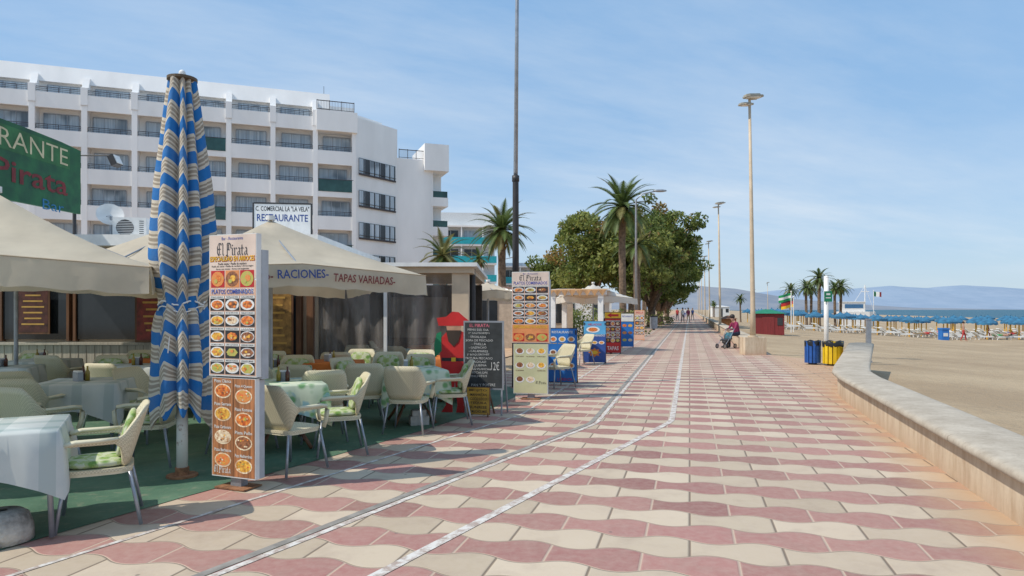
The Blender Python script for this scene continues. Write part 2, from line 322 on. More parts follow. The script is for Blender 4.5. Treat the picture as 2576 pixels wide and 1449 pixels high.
# ---------------------------------------------------------------- hotel
railm=mat('dark_railing',(.06,.045,.045),.5,.1)
m,nt,b=nodes('curtained_glass'); g=N(nt,'ShaderNodeTexCoord').outputs['Object']; oi=N(nt,'ShaderNodeObjectInfo'); ad=N(nt,'ShaderNodeVectorMath',operation='ADD'); nt.links.new(g,ad.inputs[0]); nt.links.new(oi.outputs['Location'],ad.inputs[1]); mp=N(nt,'ShaderNodeMapping'); mp.inputs['Scale'].default_value=(7,7,.2); nt.links.new(ad.outputs[0],mp.inputs[0])
f=NOI(nt,mp.outputs[0],1.3,3); f2=NOI(nt,ad.outputs[0],.35,2); c=MIX(nt,RAMP(nt,f,.3,.7),(.30,.38,.45,1),(.58,.65,.70,1)); c=MIX(nt,M(nt,'MULTIPLY',RAMP(nt,f2,.56,.66),.75),c,(.06,.08,.10,1)); nt.links.new(c,b.inputs['Base Color']); b.inputs['Roughness'].default_value=.12; cgl=m
ggl=mat('green_glass_panel',(.03,.09,.08),.1,.2,1)
def hotel():
    t=thing('hotel','large white terraced beach hotel with recessed balconies','hotel',(-40.5,54,0),math.atan2(.34,.94))
    edges=[24.2-3.65*k for k in range(11)][::-1]; x0=edges[0]-.3; x1=27.65
    fl=[1.15+3*k for k in range(6)]
    B=MB()
    B.b2((x0,1.25,0),(x1,12,20.6),white)
    B.b2((x0,0,0),(x1,.25,1.15),white)
    for z in fl[1:]: B.b2((x0,0,z-1.25),(x1,.22,z),white); B.b2((x0,.22,z-1.0),(x1,1.25,z-.82),white)
    B.b2((x0,0,17.9),(x1,.22,19.15),white); B.b2((x0,.22,18.1),(x1,1.25,18.25),white)
    for e in edges+[x1+.0]:
        B.b2((e-.38 if e<27 else e-.35,-.06,0),(e+.04 if e<27 else e-.002,1.25,18.3),white)
        if e<26:
            B.add([(a,y,z) for a in (e-.42,e+.08) for y,z in ((-.13,18.3),(1.25,18.3),(1.25,20.8),(.75,20.8),(.35,19.9),(-.13,19.75))],[(0,5,4,3,2,1),(6,7,8,9,10,11),(0,6,11,5),(5,11,10,4),(4,10,9,3),(3,9,8,2)],white)
    B.add([(a,y,z) for a in (x0,25.4) for y,z in ((.85,20.25),(12,20.25),(12,21.7),(1.3,21.7))],[(0,3,2,1),(4,5,6,7),(0,4,7,3),(3,7,6,2),(0,1,5,4)],white)
    B.b2((24.1,-.35,17.9),(x1+.1,1.4,19.75),white)
    B.prism([(27.65,.003),(32.1,3.27),(32.1,14),(27.65,14)],0,19.5,white)
    B.prism([(27.75,.8),(30.5,2.85),(30.5,12),(27.75,12)],19.5,19.9,white)
    B.prism([(32.1,3.3),(35.5,3.35),(35.5,14),(32.1,14)],0,16.7,white)
    B.b2((34.8,2.9,15.6),(37.3,9,18.3),white); B.b2((35.4,5,0),(37.0,9,15.6),white)
    for z in (3.1,6.1,9.1,12.1): B.b2((35.501,3.4,z),(37.35,8.9,z+.9),white)
    for e in (35.52,): B.b2((e,3.45,0),(e+.25,4.9,15.6),white)
    B.b2((24.4,6,20.6),(26,9,22),white)
    B.obj('wall',t)
    R2=random.Random(2)
    def window(x,y,z,w=2.5,h=2.05):
        B=MB(); B.b2((-w/2,0,0),(w/2,.04,h),cgl)
        for k in (-1,-.33,.33,1): B.b2((k*w/2-.03,-.04,0),(k*w/2+.03,-.001,h),metal)
        B.b2((-w/2,-.05,h),(w/2,-.002,h+.06),metal)
        o=B.obj('window',t); o.location=(x,y,z); return o
    def rail(x,y,z,w,h=.42,glass=False):
        B=MB()
        if glass: B.b2((-w/2,-.02,-.75),(w/2,.0,.35),ggl); B.b2((-w/2,-.04,.351),(w/2,.02,.4),railm)
        else:
            for k,th_ in ((1,.012),(2,.012),(3,.022)): B.b2((-w/2,-.02,h*k/3-th_),(w/2,.02,h*k/3+th_),railm)
            for k in range(5): B.b2((-w/2+w*k/4-.015,-.018,0),(-w/2+w*k/4+.015,.018,h-.023),railm)
        o=B.obj('railing',t); o.location=(x,y,z); return o
    w0=window(0,0,0); r0=rail(0,0,0,3.15); g0=rail(0,0,0,3.15,glass=True); base=[w0,r0,g0]
    for i,e in enumerate(edges):
        xc=e+1.65
        for j,z in enumerate(fl+[19.15]):
            if xc<-8 or (z<4 and xc<0): continue
            top=(z>19)
            if top and e>24: continue
            o=w0.copy(); col.objects.link(o); o.location=(xc+R2.uniform(-.25,.25),1.17,z-.55 if not top else 18.9)
            if top:o.scale.z=.55
            isg=(abs(e-13.25)<.1 and j in(5,3,1)) or (abs(e-24.2)<.1 and j in (4,2))
            o=(g0 if isg else r0).copy(); col.objects.link(o); o.location=(xc,-.02 if isg else .1,z)
    for o in base: bpy.data.objects.remove(o)
    ang=math.atan2(3.27,4.45)
    for z in (2.2,5.2,8.2,11.2,14.2):
        B=MB(); B.b2((-2.4,-.03,0),(2.4,.0,1.55),glassd)
        for k in range(8): B.b2((-2.4+4.8*k/7-.025,-.07,0),(-2.4+4.8*k/7+.025,-.031,1.55),metal)
        for k in (0,2,3,5,6): B.b2((-2.37+4.8*k/7,-.045,.1),(-2.37+4.8*k/7+.5,-.0305,1.5),cgl)
        B.b2((-2.45,-.12,-.05),(2.45,-.071,.12),railm); B.b2((-2.45,-.12,.3),(2.45,-.08,.34),railm)
        o=B.obj('window',t); o.location=(29.88,1.6,z); o.rotation_euler.z=ang
    for x,y,z,w in ((25.8,-.2,19.75,3.3),(33.6,3.4,16.7,2.6),):
        B=MB(); B.b2((-w/2,-.02,.85),(w/2,.02,.92),railm); B.b2((-w/2,-.02,.08),(w/2,.02,.13),railm)
        for k in range(4): B.b2((-w/2+w*k/3-.03,-.03,0),(-w/2+w*k/3+.03,.03,.95),railm)
        for k in range(24): B.b2((-w/2+w*k/24-.008,-.01,.131),(-w/2+w*k/24+.012,.01,.849),railm)
        o=B.obj('railing',t); o.location=(x,y,z)
    for z in (4.0,7,10,13): 
        B=MB(); B.b2((35.8,3.5,z),(37.3,3.53,z+.65),ggl); B.obj('railing',t)
    B=MB(); B.cyl((24.9,1.6,21.7),(24.9,1.6,22.5),.02,dark); B.obj('aerial',t)
hotel()
def hotel2(loc,w,h,rz,label):
    t=thing('hotel',label,'hotel',loc,rz); tq=mat('turquoise_glass',(.02,.36,.42),.3,.1); hw=mat('hotel_render_grey',(.66,.68,.68),.8,.05)
    B=MB(); B.b2((0,1.5,0),(w,14,h),hw); nf=int(h/3)
    for k in range(1,nf+1): B.b2((-.2,0,k*3-.25),(w+.2,1.5,k*3),white)
    for k in range(int(w/3.4)+1): B.b2((k*3.4-.1,.1,0),(k*3.4+.1,1.5,nf*3),white)
    B.obj('wall',t)
    for k in range(1,nf): B=MB(); B.b2((-.2,-.05,k*3+.02),(w+.2,-.0,k*3+1.1),tq); B.obj('railing',t)
    for k in range(nf):
        for i in range(int(w/3.4)): B=MB(); B.b2((0,-.04,0),(2.4,0,2.2),glassd if (i+k)%3 else cgl); B.b2((1.17,-.08,0),(1.23,-.041,2.2),whitep); o=B.obj('window',t); o.location=(i*3.4+.5,1.49,k*3+.1)
hotel2((-14.8,108,0),12.2,17.2,rad(6),'white hotel with turquoise glass balcony fronts')
hotel2((-2,116,0),11.5,9.6,rad(3),'low white apartment block with turquoise railings')
# ---------------------------------------------------------------- restaurant pavilion
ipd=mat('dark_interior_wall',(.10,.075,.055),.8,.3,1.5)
def restaurant():
    t=thing('restaurant_building','low beach restaurant with dark windows and cream panelled base','restaurant',(0,0,0))
    bw=mat('cream_panelling',(.50,.45,.36),.7,.1,3,stretch=(12,1,.3)); ip=mat('beige_render',(.60,.48,.34),.85,.1,2,bump=.2); ln=mat('panel_groove',(.30,.26,.20),.8)
    B=MB(); B.b2((-15,12.6,0),(-3.6,18,2.75),ip); B.b2((-15.2,12.3,2.751),(-3.5,18.2,2.95),whitep); B.obj('wall',t)
    B=MB(); B.b2((-14.9,12.5,.02),(-6.2,12.597,.95),bw); B.b2((-14.9,12.45,.951),(-6.2,12.597,1.0),bw)
    for k in range(58): B.b2((-14.85+k*.15,12.495,.1),(-14.85+k*.15+.01,12.499,.94),ln)
    B.obj('panelled_base',t)
    for i in range(6):
        B=MB(); x=-13.4+1.35*i; B.b2((x,12.52,1.05),(x+1.2,12.59,2.2),glassd); 
        for a in (x-.03,x+1.2): B.b2((a,12.48,1.02),(a+.05,12.59,2.25),wood)
        B.b2((x,12.48,2.2),(x+1.2,12.59,2.26),wood); B.obj('window',t)
    B=MB(); B.b2((-5.9,12.48,0.02),(-3.95,12.59,2.2),glassd); B.b2((-6.0,12.45,0.02),(-5.91,12.59,2.28),wood); B.b2((-4.95,12.45,.02),(-4.88,12.479,2.2),wood); B.b2((-3.94,12.45,.02),(-3.85,12.59,2.28),wood); B.b2((-5.91,12.45,2.201),(-3.94,12.59,2.28),wood); B.obj('door',t)
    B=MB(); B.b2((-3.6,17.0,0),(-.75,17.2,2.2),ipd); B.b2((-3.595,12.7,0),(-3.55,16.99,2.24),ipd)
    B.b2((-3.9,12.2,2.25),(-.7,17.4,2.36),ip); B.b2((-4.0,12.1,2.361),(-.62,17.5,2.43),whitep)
    B.b2((-1.08,12.25,0),(-.78,12.55,2.249),ip); B.b2((-3.72,12.35,0),(-3.6,12.47,2.249),wood); B.b2((-2.33,12.38,0),(-2.27,12.44,2.249),whitep); B.b2((-1.0,12.56,0),(-.9,17,.9),ip)
    B.b2((-3.0,16.9,.9),(-1.6,16.99,1.9),mat('dim_window',(.25,.22,.18),.3,.3,1)); B.obj('terrace_frame',t)
    m,nt,b=nodes('clear_plastic_sheet'); tr=N(nt,'ShaderNodeBsdfTransparent'); tr.inputs[0].default_value=(.9,.88,.85,1); mx=N(nt,'ShaderNodeMixShader')
    b.inputs['Base Color'].default_value=(.55,.5,.46,1); b.inputs['Roughness'].default_value=.15
    g=N(nt,'ShaderNodeTexCoord').outputs['Object']; mp=N(nt,'ShaderNodeMapping'); mp.inputs['Scale'].default_value=(3,1,.5); nt.links.new(g,mp.inputs[0]); nz=NOI(nt,mp.outputs[0],2.0,3); BUMP(nt,b,nz,.5,.05)
    nt.links.new(M(nt,'ADD',.10,M(nt,'MULTIPLY',RAMP(nt,nz,.4,.75),.32)),mx.inputs[0])
    nt.links.new(tr.outputs[0],mx.inputs[1]); nt.links.new(b.outputs[0],mx.inputs[2]); nt.links.new(mx.outputs[0],nt.nodes['Material Output'].inputs[0])
    for a,b_ in ((-3.59,-2.34),(-2.26,-1.1)):
        B=MB(); n=14; vs=[]
        for i in range(n+1):
            x=a+(b_-a)*i/n; y=12.41+.03*math.sin(i*1.7)
            vs+=[(x,y,.1),(x,y,2.24)]
        B.add(vs,[(2*i,2*i+2,2*i+3,2*i+1) for i in range(n)],m); B.obj('plastic_curtain',t,True)
restaurant()
def poster(x,y,z,w,h,c,label):
    t=thing('menu_poster',label,'poster',(x,y,z)); 
    B=MB(); B.b2((-w/2,-.02,0),(w/2,0,h),wood); B.obj('frame',t)
    B=MB(); mm=mat('poster_%s'%str(c),c,.5,.3,9); B.rect(0,h/2,w*.9,h*.93,mm,-.023)
    for k in range(7): B.rect(0,h*.85-k*h*.11,w*R.uniform(.4,.7),h*.03,mat('ochre_print',(.6,.35,.08),.6),-.026)
    B.obj('print',t)
poster(-6.5,12.42,1.0,.7,1.15,(.25,.03,.02),'red framed menu board on the restaurant wall')
poster(-4.3,12.42,.75,.65,1.25,(.35,.19,.05),'yellow framed menu poster on the restaurant door')
poster(-8.7,12.42,1.15,.6,.95,(.10,.03,.02),'dark red menu board on the restaurant wall')
B=MB(); B.b2((-.45,-.2,0),(.45,.2,.62),whitep); B.disc(-.12,.32,.24,.24,dark,-.203); 
for k in range(9): B.rect(-.12,.10+k*.05,.45,.014,whitep,-.206)
for k in range(8): B.rect(.32,.1+k*.06,.12,.02,dark,-.203)
o=B.obj('air_conditioner',loc=(-7.35,13.2,2.95),rz=.2); o.scale=(.66,)*3; tag(o,'boxy white air conditioner on the restaurant roof','air conditioner')
t=thing('satellite_dish','small white satellite dish on the restaurant roof','satellite dish',(-7.75,13.2,2.95)); B=MB(); B.cyl((0,0,0),(0,0,.45),.025,metal); B.tube([(0,-.05,.45),(.12,-.35,.4)],.01,metal); B.obj('mast',t)
B=MB(); B.T=Matrix.Translation((0,-.03,.5))@Matrix.Rotation(rad(35),4,'Z')@Matrix.Rotation(rad(65),4,'X'); vs=[(0,0,-.07)]; n=20
for r_ in (.1,.18,.24): vs+=[(r_*math.cos(2*math.pi*i/n),r_*math.sin(2*math.pi*i/n),-.07+.7*r_*r_) for i in range(n)]
B.add(vs,[(0,1+i,1+(i+1)%n) for i in range(n)]+[(1+k*n+i,1+k*n+(i+1)%n,1+(k+1)*n+(i+1)%n,1+(k+1)*n+i)[::-1] for k in range(2) for i in range(n)],whitep); B.obj('dish',t,True)
gs=mat('weathered_green_board',(.022,.12,.045),.7,.2,3,dark=(.015,.07,.04)); cr=mat('cream_letters',(.60,.53,.33),.6,.1); dr=mat('dark_red_letters',(.20,.02,.02),.6,.15); bl=mat('blue_letters',(.02,.18,.35),.6,.1)
t=thing('restaurant_sign','large green painted restaurant sign board on the roof','sign',(-9.0,14.15,2.95),rad(90))
B=MB()
pl=[(-5.2,.55),(0,.62),(0,1.93),(-.6,1.97),(-1.6,1.99),(-5.2,1.99)]; B.prismY(pl,-.06,0,gs); B.obj('board',t)
B=MB()
for x in (-4.8,-.03): B.cyl((x,.05,-.2),(x,.05,1.95),.035,dark)
B.cyl((-4.8,.06,1.5),(0,.06,1.5),.02,dark); B.obj('support_frame',t)
B=MB(); B.rect(-2.5,1.69,4.3,.44,mat('green_band',(.04,.16,.055),.7,.2,3),-.064); B.txt('RESTAURANTE',-2.42,1.69,4.0,.33,cr,-.068,0,-.005); B.txt('Bar',-.85,.66,.62,.2,bl,-.068,0,.0)
B.txt('El Pirata',-1.85,1.12,2.85,.40,dr,-.068,0,.012); B.obj('lettering',t)
t=thing('floodlight','small black floodlight on a horizontal arm beside the sign','floodlight',(-9.0,14.2,4.7)); B=MB(); B.tube([(0,0,.1),(.75,0,.1)],.015,dark); B.obj('arm',t)
B=MB(); B.T=Matrix.Translation((.8,0,.0))@Matrix.Rotation(rad(-25),4,'Y'); B.b2((-.12,-.12,-.1),(.0,.12,.12),dark); B.b2((.001,-.1,-.08),(.02,.1,.1),whitep); B.obj('lamp_head',t)
t=thing('shop_sign','white framed sign board with blue restaurant lettering','sign',(-6.05,18,2.95),rad(8)); B=MB(); B.b2((-.72,0,.45),(.72,.05,1.42),whitep); B.obj('board',t)
B=MB(); 
for a in (-.74,.74): B.b2((a-.02,-.01,0),(a+.02,.06,1.45),dark)
B.b2((-.72,-.012,1.421),(.72,.06,1.46),dark); B.obj('frame',t)
B=MB(); B.txt('C. COMERCIAL LA "LA VELA"',0,1.3,1.36,.13,blk,-.003); nv=mat('navy_print',(.02,.06,.25),.5,.05); B.txt('RESTAURANTE',0,1.06,1.3,.19,nv,-.003); B.obj('lettering',t)
# ---------------------------------------------------------------- square canvas parasols
def canopy(t,hs,z0,z1,vh,mt,name='canopy'):
    B=MB(); n=16; vs=[]
    for i in range(n+1):
        for j in range(n+1):
            x=-1+2*i/n;y=-1+2*j/n; mx=max(abs(x),abs(y)); mn=min(abs(x),abs(y)); q=mn/mx if mx>0 else 1
            z=z0+(z1-z0)*(1-mx)+.10*mx*(1-q)*mx -.07*math.sin(math.pi*mx)*(1-q)-.04*math.sin(math.pi*mx)
            vs.append((x*hs,y*hs,z))
    B.add(vs,[(i*(n+1)+j,(i+1)*(n+1)+j,(i+1)*(n+1)+j+1,i*(n+1)+j+1) for i in range(n) for j in range(n)],mt); B.obj(name,t,True)
    B=MB(); m_=20
    for s_ in range(4):
        B.T=Matrix.Rotation(s_*math.pi/2,4,'Z'); vs=[]
        for i in range(m_+1):
            u=-1+2*i/m_; zt=z0+.10*(1-abs(u)); vs+=[(u*hs,-hs*1.001,zt),(u*hs,-hs*1.008-.02*math.sin(i*1.9),zt-vh*.5),(u*hs,-hs*1.01-.03*math.sin(i*1.9+.4),zt-vh+.012*math.sin(i*2.3))]
        B.add(vs,[(3*i+k,3*i+3+k,3*i+4+k,3*i+1+k) for i in range(m_) for k in (0,1)],mt)
    B.T=Matrix.Identity(4); B.obj('valance',t,True)
    B=MB()
    for s_ in range(4):
        B.T=Matrix.Rotation(s_*math.pi/2,4,'Z'); B.tube([(-hs,-hs*1.002,z0+.004),(0,-hs*1.002,z0+.105),(hs,-hs*1.002,z0+.004)],.006,mat('seam_brown',(.42,.34,.24),.9,.05),4)
    B.T=Matrix.Identity(4); B.obj('seam',t)
def parasol(loc,rz,hs,z0,z1,vh,label,mt=canvas):
    t=thing('market_umbrella',label,'umbrella',loc,rz,'square canvas market umbrellas'); canopy(t,hs,z0,z1,vh,mt)
    B=MB(); B.cyl((0,0,0),(0,0,z1-.02),.03,metal); B.cyl((0,0,.01),(0,0,.1),.25,concrete,n=16); B.cyl((0,0,z1+.0),(0,0,z1+.06),.06,whitep); B.obj('pole',t)
    B=MB()
    for a in (-1,1):
        for b_ in (-1,1): B.tube([(0,0,z1-.1),(a*hs*.97,b_*hs*.97,z0-.01)],.012,metal,6)
    for a,b_ in ((1,0),(-1,0),(0,1),(0,-1)): B.tube([(0,0,z1-.14),(a*hs*.97,b_*hs*.97,z0+.05)],.012,metal,6)
    B.obj('ribs',t); return t
def rotc(vx,vy): return math.atan2(vy,vx)-math.pi/4
U1=parasol((-5.3,7.0,0),rotc(2.0,-.8),1.53,1.98,2.8,.25,'large beige canvas umbrella open over the terrace tables')
U2=parasol((-3.36,9.5,0),rotc(2.22,-.5),1.61,2.04,2.84,.26,'open beige umbrella with hand painted menu words on valance')
B=MB(); hs=1.61; y=-hs*1.01-.04; B.T=Matrix.Rotation(math.pi/2,4,'Z')
def vt(s,x,w,m_,h=.105): B.txt(s,x,2.04+.10*(1-abs(x/hs))-.12,w,h,m_,y,-.1*.4*(1 if x>0 else -1),.015)
vt('Menú Diario-',-.66,.62,dr); vt('RACIONES-',.0,.60,nv); vt('TAPAS VARIADAS-',.76,.80,dr,.10); B.obj('lettering',U2)
parasol((-7.7,10.6,0),.3,1.5,2.1,2.85,.22,'beige canvas umbrella deeper on the terrace')
parasol((-5.6,11.0,0),-.2,1.4,2.1,2.9,.22,'beige canvas umbrella near the restaurant wall')
parasol((-.65,18.5,0),.25,.95,2.0,2.35,.2,'faded beige umbrella beyond the terrace')
parasol((3.15,26.5,0),.5,1.2,2.0,2.6,.22,'pale umbrella beside the white pergola',mat('pale_canvas',(.74,.70,.62),.85,.05,1.2,trans=.3))
t=thing('pergola','white timber pergola with striped orange awning','pergola',(2.5,23.5,0),rad(-12)); B=MB()
for x in (-1.1,.55):
    for y in (0,3): B.b2((x-.09,y-.09,0),(x+.09,y+.09,2.1),whitep)
B.b2((-1.3,-.12,2.101),(.75,.12,2.25),whitep); B.b2((-1.3,2.88,2.101),(.75,3.12,2.25),whitep); B.obj('frame',t)
ow=mat('orange_awning',(.65,.38,.18),.8,.2,1,trans=.3,stretch=(9,.1,.1)); B=MB(); B.add([(-1.3,-.2,2.26),(.75,-.2,2.26),(.75,3.2,2.4),(-1.3,3.2,2.4)],[(0,1,2,3)],ow)
for k in range(8): B.add([(-1.3+k*.256,-.21,2.26),(-1.3+k*.256+.256,-.21,2.26),(-1.3+k*.256+.128,-.21,2.05)],[(0,1,2)],ow)
B.obj('awning',t)
# ---------------------------------------------------------------- closed striped umbrella
def closed_umbrella():
    t=thing('closed_umbrella','tall folded blue and beige striped umbrella on white pole','umbrella',(-3.14,6.5,0))
    m,nt,b=nodes('blue_beige_stripe'); uv=N(nt,'ShaderNodeUVMap'); sp=N(nt,'ShaderNodeSeparateXYZ'); nt.links.new(uv.outputs[0],sp.inputs[0]); 
    f=M(nt,'FRACT',M(nt,'DIVIDE',sp.outputs[1],.27)); bluef=M(nt,'LESS_THAN',f,.42)
    l1=M(nt,'LESS_THAN',M(nt,'ABSOLUTE',M(nt,'SUBTRACT',f,.56)),.035); l2=M(nt,'LESS_THAN',M(nt,'ABSOLUTE',M(nt,'SUBTRACT',f,.71)),.055); l3=M(nt,'LESS_THAN',M(nt,'ABSOLUTE',M(nt,'SUBTRACT',f,.86)),.035)
    ln=M(nt,'MAXIMUM',l1,M(nt,'MAXIMUM',l2,l3)); g=N(nt,'ShaderNodeTexCoord').outputs['Object']
    c=MIX(nt,ln,(.56,.50,.40,1),(.30,.25,.19,1)); c=MIX(nt,bluef,c,(.008,.14,.40,1)); c=MIX(nt,M(nt,'MULTIPLY',RAMP(nt,NOI(nt,g,4,4),.45,.75),.22),c,(.25,.25,.24,1))
    nt.links.new(c,b.inputs['Base Color']); b.inputs['Roughness'].default_value=.85; BUMP(nt,b,NOI(nt,g,11,4),.5,.02)
    key=[(.60,.25),(.9,.27),(1.15,.265),(1.4,.25),(1.55,.23),(1.62,.20),(1.68,.20),(1.76,.225),(1.9,.265),(2.1,.29),(2.4,.28),(2.8,.245),(3.2,.195),(3.6,.145),(3.78,.12)]
    nz=110; zs=np.linspace(.60,3.78,nz); rs=np.interp(zs,[k[0] for k in key],[k[1] for k in key]); na=180; vs=[];uvs=[]; ph=NR.rand(12)*6
    for i,z in enumerate(zs):
        tie=math.exp(-((z-1.65)/.09)**2)
        for j in range(na):
            a=2*math.pi*j/na
            g_=a*8/(2*math.pi)+.22*math.sin(a*2+ph[2])+.12*math.sin(3*a+ph[3]+.25*math.sin(z*1.1)); fr=g_%1; fold=.5-.5*math.cos(2*math.pi*fr); sharp=fold**.5; fi=math.floor(g_)
            amp=(.34+.12*math.sin(fi*3.1))*(1-.5*tie)
            r_=rs[i]*(1.06-amp*(1-sharp)+.04*math.sin(3*a+z*1.1+ph[0])+.03*math.sin(7*a+ph[1]+z*1.2)+.06*math.sin(13*a+z*3)*tie+.03*math.sin(z*9+4*a)*(1 if z<1.6 else .25))
            hem=max(0,(1.0-(z-.60)/.45)); zz=z-(.12*(fold-.4)+.08*math.sin(2*a+1))*hem
            tri=abs(fr-.5)*2; sl=.09+.05*math.sin(fi*2.4+.6)
            vs.append((r_*math.cos(a),r_*math.sin(a),zz)); uvs.append((j/na,z+sl*tri+.06*math.sin(a*2+1)+.015*math.sin(z*5+a)))
    fs=[(i*na+j,i*na+(j+1)%na,(i+1)*na+(j+1)%na,(i+1)*na+j) for i in range(nz-1) for j in range(na)]
    me=bpy.data.meshes.new('folded_canopy'); me.from_pydata(vs,[],fs); me.materials.append(m); ul=me.uv_layers.new(name='UVMap')
    for p in me.polygons:
        p.use_smooth=True
        for li in p.loop_indices: ul.data[li].uv=uvs[me.loops[li].vertex_index]
    o=bpy.data.objects.new('folded_canopy',me); col.objects.link(o); o.parent=t
    m,nt,b=nodes('rusty_white_pole'); g=N(nt,'ShaderNodeTexCoord').outputs['Object']; nt.links.new(MIX(nt,RAMP(nt,NOI(nt,g,7,5,.7),.56,.66),(.70,.68,.62,1),(.25,.11,.05,1)),b.inputs['Base Color'])
    B=MB(); B.cyl((0,0,0),(0,0,.85),.05,m,n=16); B.cyl((0,0,.6),(0,0,3.7),.03,m); B.obj('pole',t,True)
    B=MB(); B.cyl((0,0,.01),(0,0,.03),.14,rust,n=16); B.cyl((0,0,.03),(0,0,.1),.062,rust,n=16); B.obj('base_plate',t)
    B=MB(); br=mat('brown_cap',(.10,.065,.03),.6,.2); B.tube([(0,0,3.755),(0,0,3.775),(0,0,3.80),(0,0,3.815)],[.10,.135,.135,.05],br,20); B.cyl((0,0,3.81),(0,0,3.84),.035,whitep); B.sph((0,0,3.85),.03,whitep); B.obj('finial_cap',t)
    B=MB(); n=30; B.tube([(.205*math.cos(2*math.pi*i/n),.205*math.sin(2*math.pi*i/n),1.66+.02*math.sin(i)) for i in range(n+1)],.008,whitep,6); B.tube([(.205*math.cos(2*math.pi*i/n),.205*math.sin(2*math.pi*i/n),1.60+.03*math.sin(i*.7)) for i in range(n+1)],.006,whitep,6); B.tube([(0,-.2,1.62),(.01,-.24,1.45),(.0,-.27,1.2)],.005,whitep,5); B.obj('tie_cord',t)
closed_umbrella()
# ---------------------------------------------------------------- chairs
m,nt,b=nodes('floral_cushion'); g=N(nt,'ShaderNodeTexCoord').outputs['Object']; vo=N(nt,'ShaderNodeTexVoronoi'); vo.inputs['Scale'].default_value=11; nt.links.new(g,vo.inputs['Vector'])
c=MIX(nt,RAMP(nt,vo.outputs['Distance'],.28,.5),(.14,.26,.05,1),(.48,.51,.35,1)); c=MIX(nt,M(nt,'MULTIPLY',RAMP(nt,NOI(nt,g,16,4,.7),.50,.56),.8),c,(.32,.40,.13,1)); nt.links.new(c,b.inputs['Base Color']); b.inputs['Roughness'].default_value=.85; cush=m
m,nt,b=nodes('woven_plastic'); g=N(nt,'ShaderNodeTexCoord').outputs['Object']; ck=N(nt,'ShaderNodeTexChecker'); ck.inputs['Scale'].default_value=90; nt.links.new(g,ck.inputs['Vector'])
c=MIX(nt,ck.outputs['Fac'],(.66,.60,.42,1),(.50,.45,.30,1)); nt.links.new(c,b.inputs['Base Color']); b.inputs['Roughness'].default_value=.5; BUMP(nt,b,ck.outputs['Fac'],.4,.004); woven=m
def chair(cushions=2,label='cream woven plastic armchair with green floral cushions'):
    t=thing('armchair',label,'chair',(0,0,0),0,'cream plastic terrace armchairs')
    path=[(-.285,-.2),(-.29,-.05),(-.285,.05)]
    for k in range(21):
        a=math.pi*(1-k/20); s_=max(0,math.sin(a)); path.append((.275*math.copysign(abs(math.cos(a))**.75,math.cos(a)),.08+.115*s_**.7))
    path+= [(.285,.05),(.29,-.05),(.285,-.2)]; n=len(path)
    def hh(i):
        x,y=path[i]
        k=max(0,min(1,(y-.09)/.085)); k=k*k*(3-2*k); c_=max(0,(abs(x)-.17)/.11); top=.652+(.225-.05*c_*c_)*k; bot=.618-.178*max(0,min(1,(y-.10)/.06)); return top,bot
    B=MB(); rows=6; vs=[];fs=[]
    for i in range(n):
        x,y=path[i]; top,bot=hh(i)
        for k in range(rows+1):
            z=bot+(top-bot)*k/rows; tilt=.30*(z-.45)*max(0,min(1,(y-.03)/.12))
            vs.append((x*(.84+.16*min(1,(z-.42)/.22)) ,y+tilt,z))
    N0=len(vs)
    for i in range(n):
        x,y=path[i]; off=.018
        for k in range(rows+1):
            v=vs[i*(rows+1)+k]; vs.append((v[0]*(1-off/.28),v[1]-off*max(0,min(1,(y-.05)/.1)),v[2]))
    r1=rows+1
    for i in range(n-1):
        for k in range(rows):
            a=i*r1+k; fs.append((a,a+r1,a+r1+1,a+1)); fs.append((N0+a,N0+a+1,N0+a+r1+1,N0+a+r1))
        a=i*r1; fs.append((a,N0+a,N0+a+r1,a+r1)); a=i*r1+rows; fs.append((a,a+r1,N0+a+r1,N0+a))
    B.add(vs,fs,woven); B.obj('backrest',t,True)
    for s_ in (-1,1): B=MB(); B.tube([(s_*.275,.12,.655),(s_*.282,0,.65),(s_*.284,-.14,.648),(s_*.278,-.215,.635),(s_*.27,-.25,.59),(s_*.255,-.25,.50),(s_*.235,-.235,.42)],[.014,.017,.019,.02,.019,.018,.018],cream,8,1.5); B.obj('armrest',t,True)
    B=MB(); o=[(.235*math.copysign(abs(math.cos(a))**.5,math.cos(a)),-.02+.235*math.copysign(abs(math.sin(a))**.5,math.sin(a))) for a in [2*math.pi*k/24 for k in range(24)]]
    B.prism(o,.41,.435,woven); B.prism([(x*.97,y*.97-.0) for x,y in o],.39,.4095,cream); B.obj('seat',t)
    for sx_,sy_ in ((-1,-1),(1,-1),(-1,1),(1,1)):
        B=MB(); B.tube([(sx_*.21,sy_*.2-.01,.40),(sx_*.265,sy_*.265,.012)],.013,metal,8); B.obj('leg',t,True)
    if cushions>0: B=MB(); B.sph((0,-.02,.462),(.215,.21,.03),cush,20,8,.6); B.obj('seat_cushion',t,True)
    if cushions>1:
        B=MB(); B.T=Matrix.Translation((0,.165,.66))@Matrix.Rotation(rad(73),4,'X'); B.sph((0,0,0),(.19,.18,.03),cush,20,8,.6); B.obj('back_cushion',t,True)
    return t
C2=chair(2); C0=chair(0,'cream woven plastic armchair without cushions'); C1=chair(1,'cream woven plastic armchair with floral seat cushion')
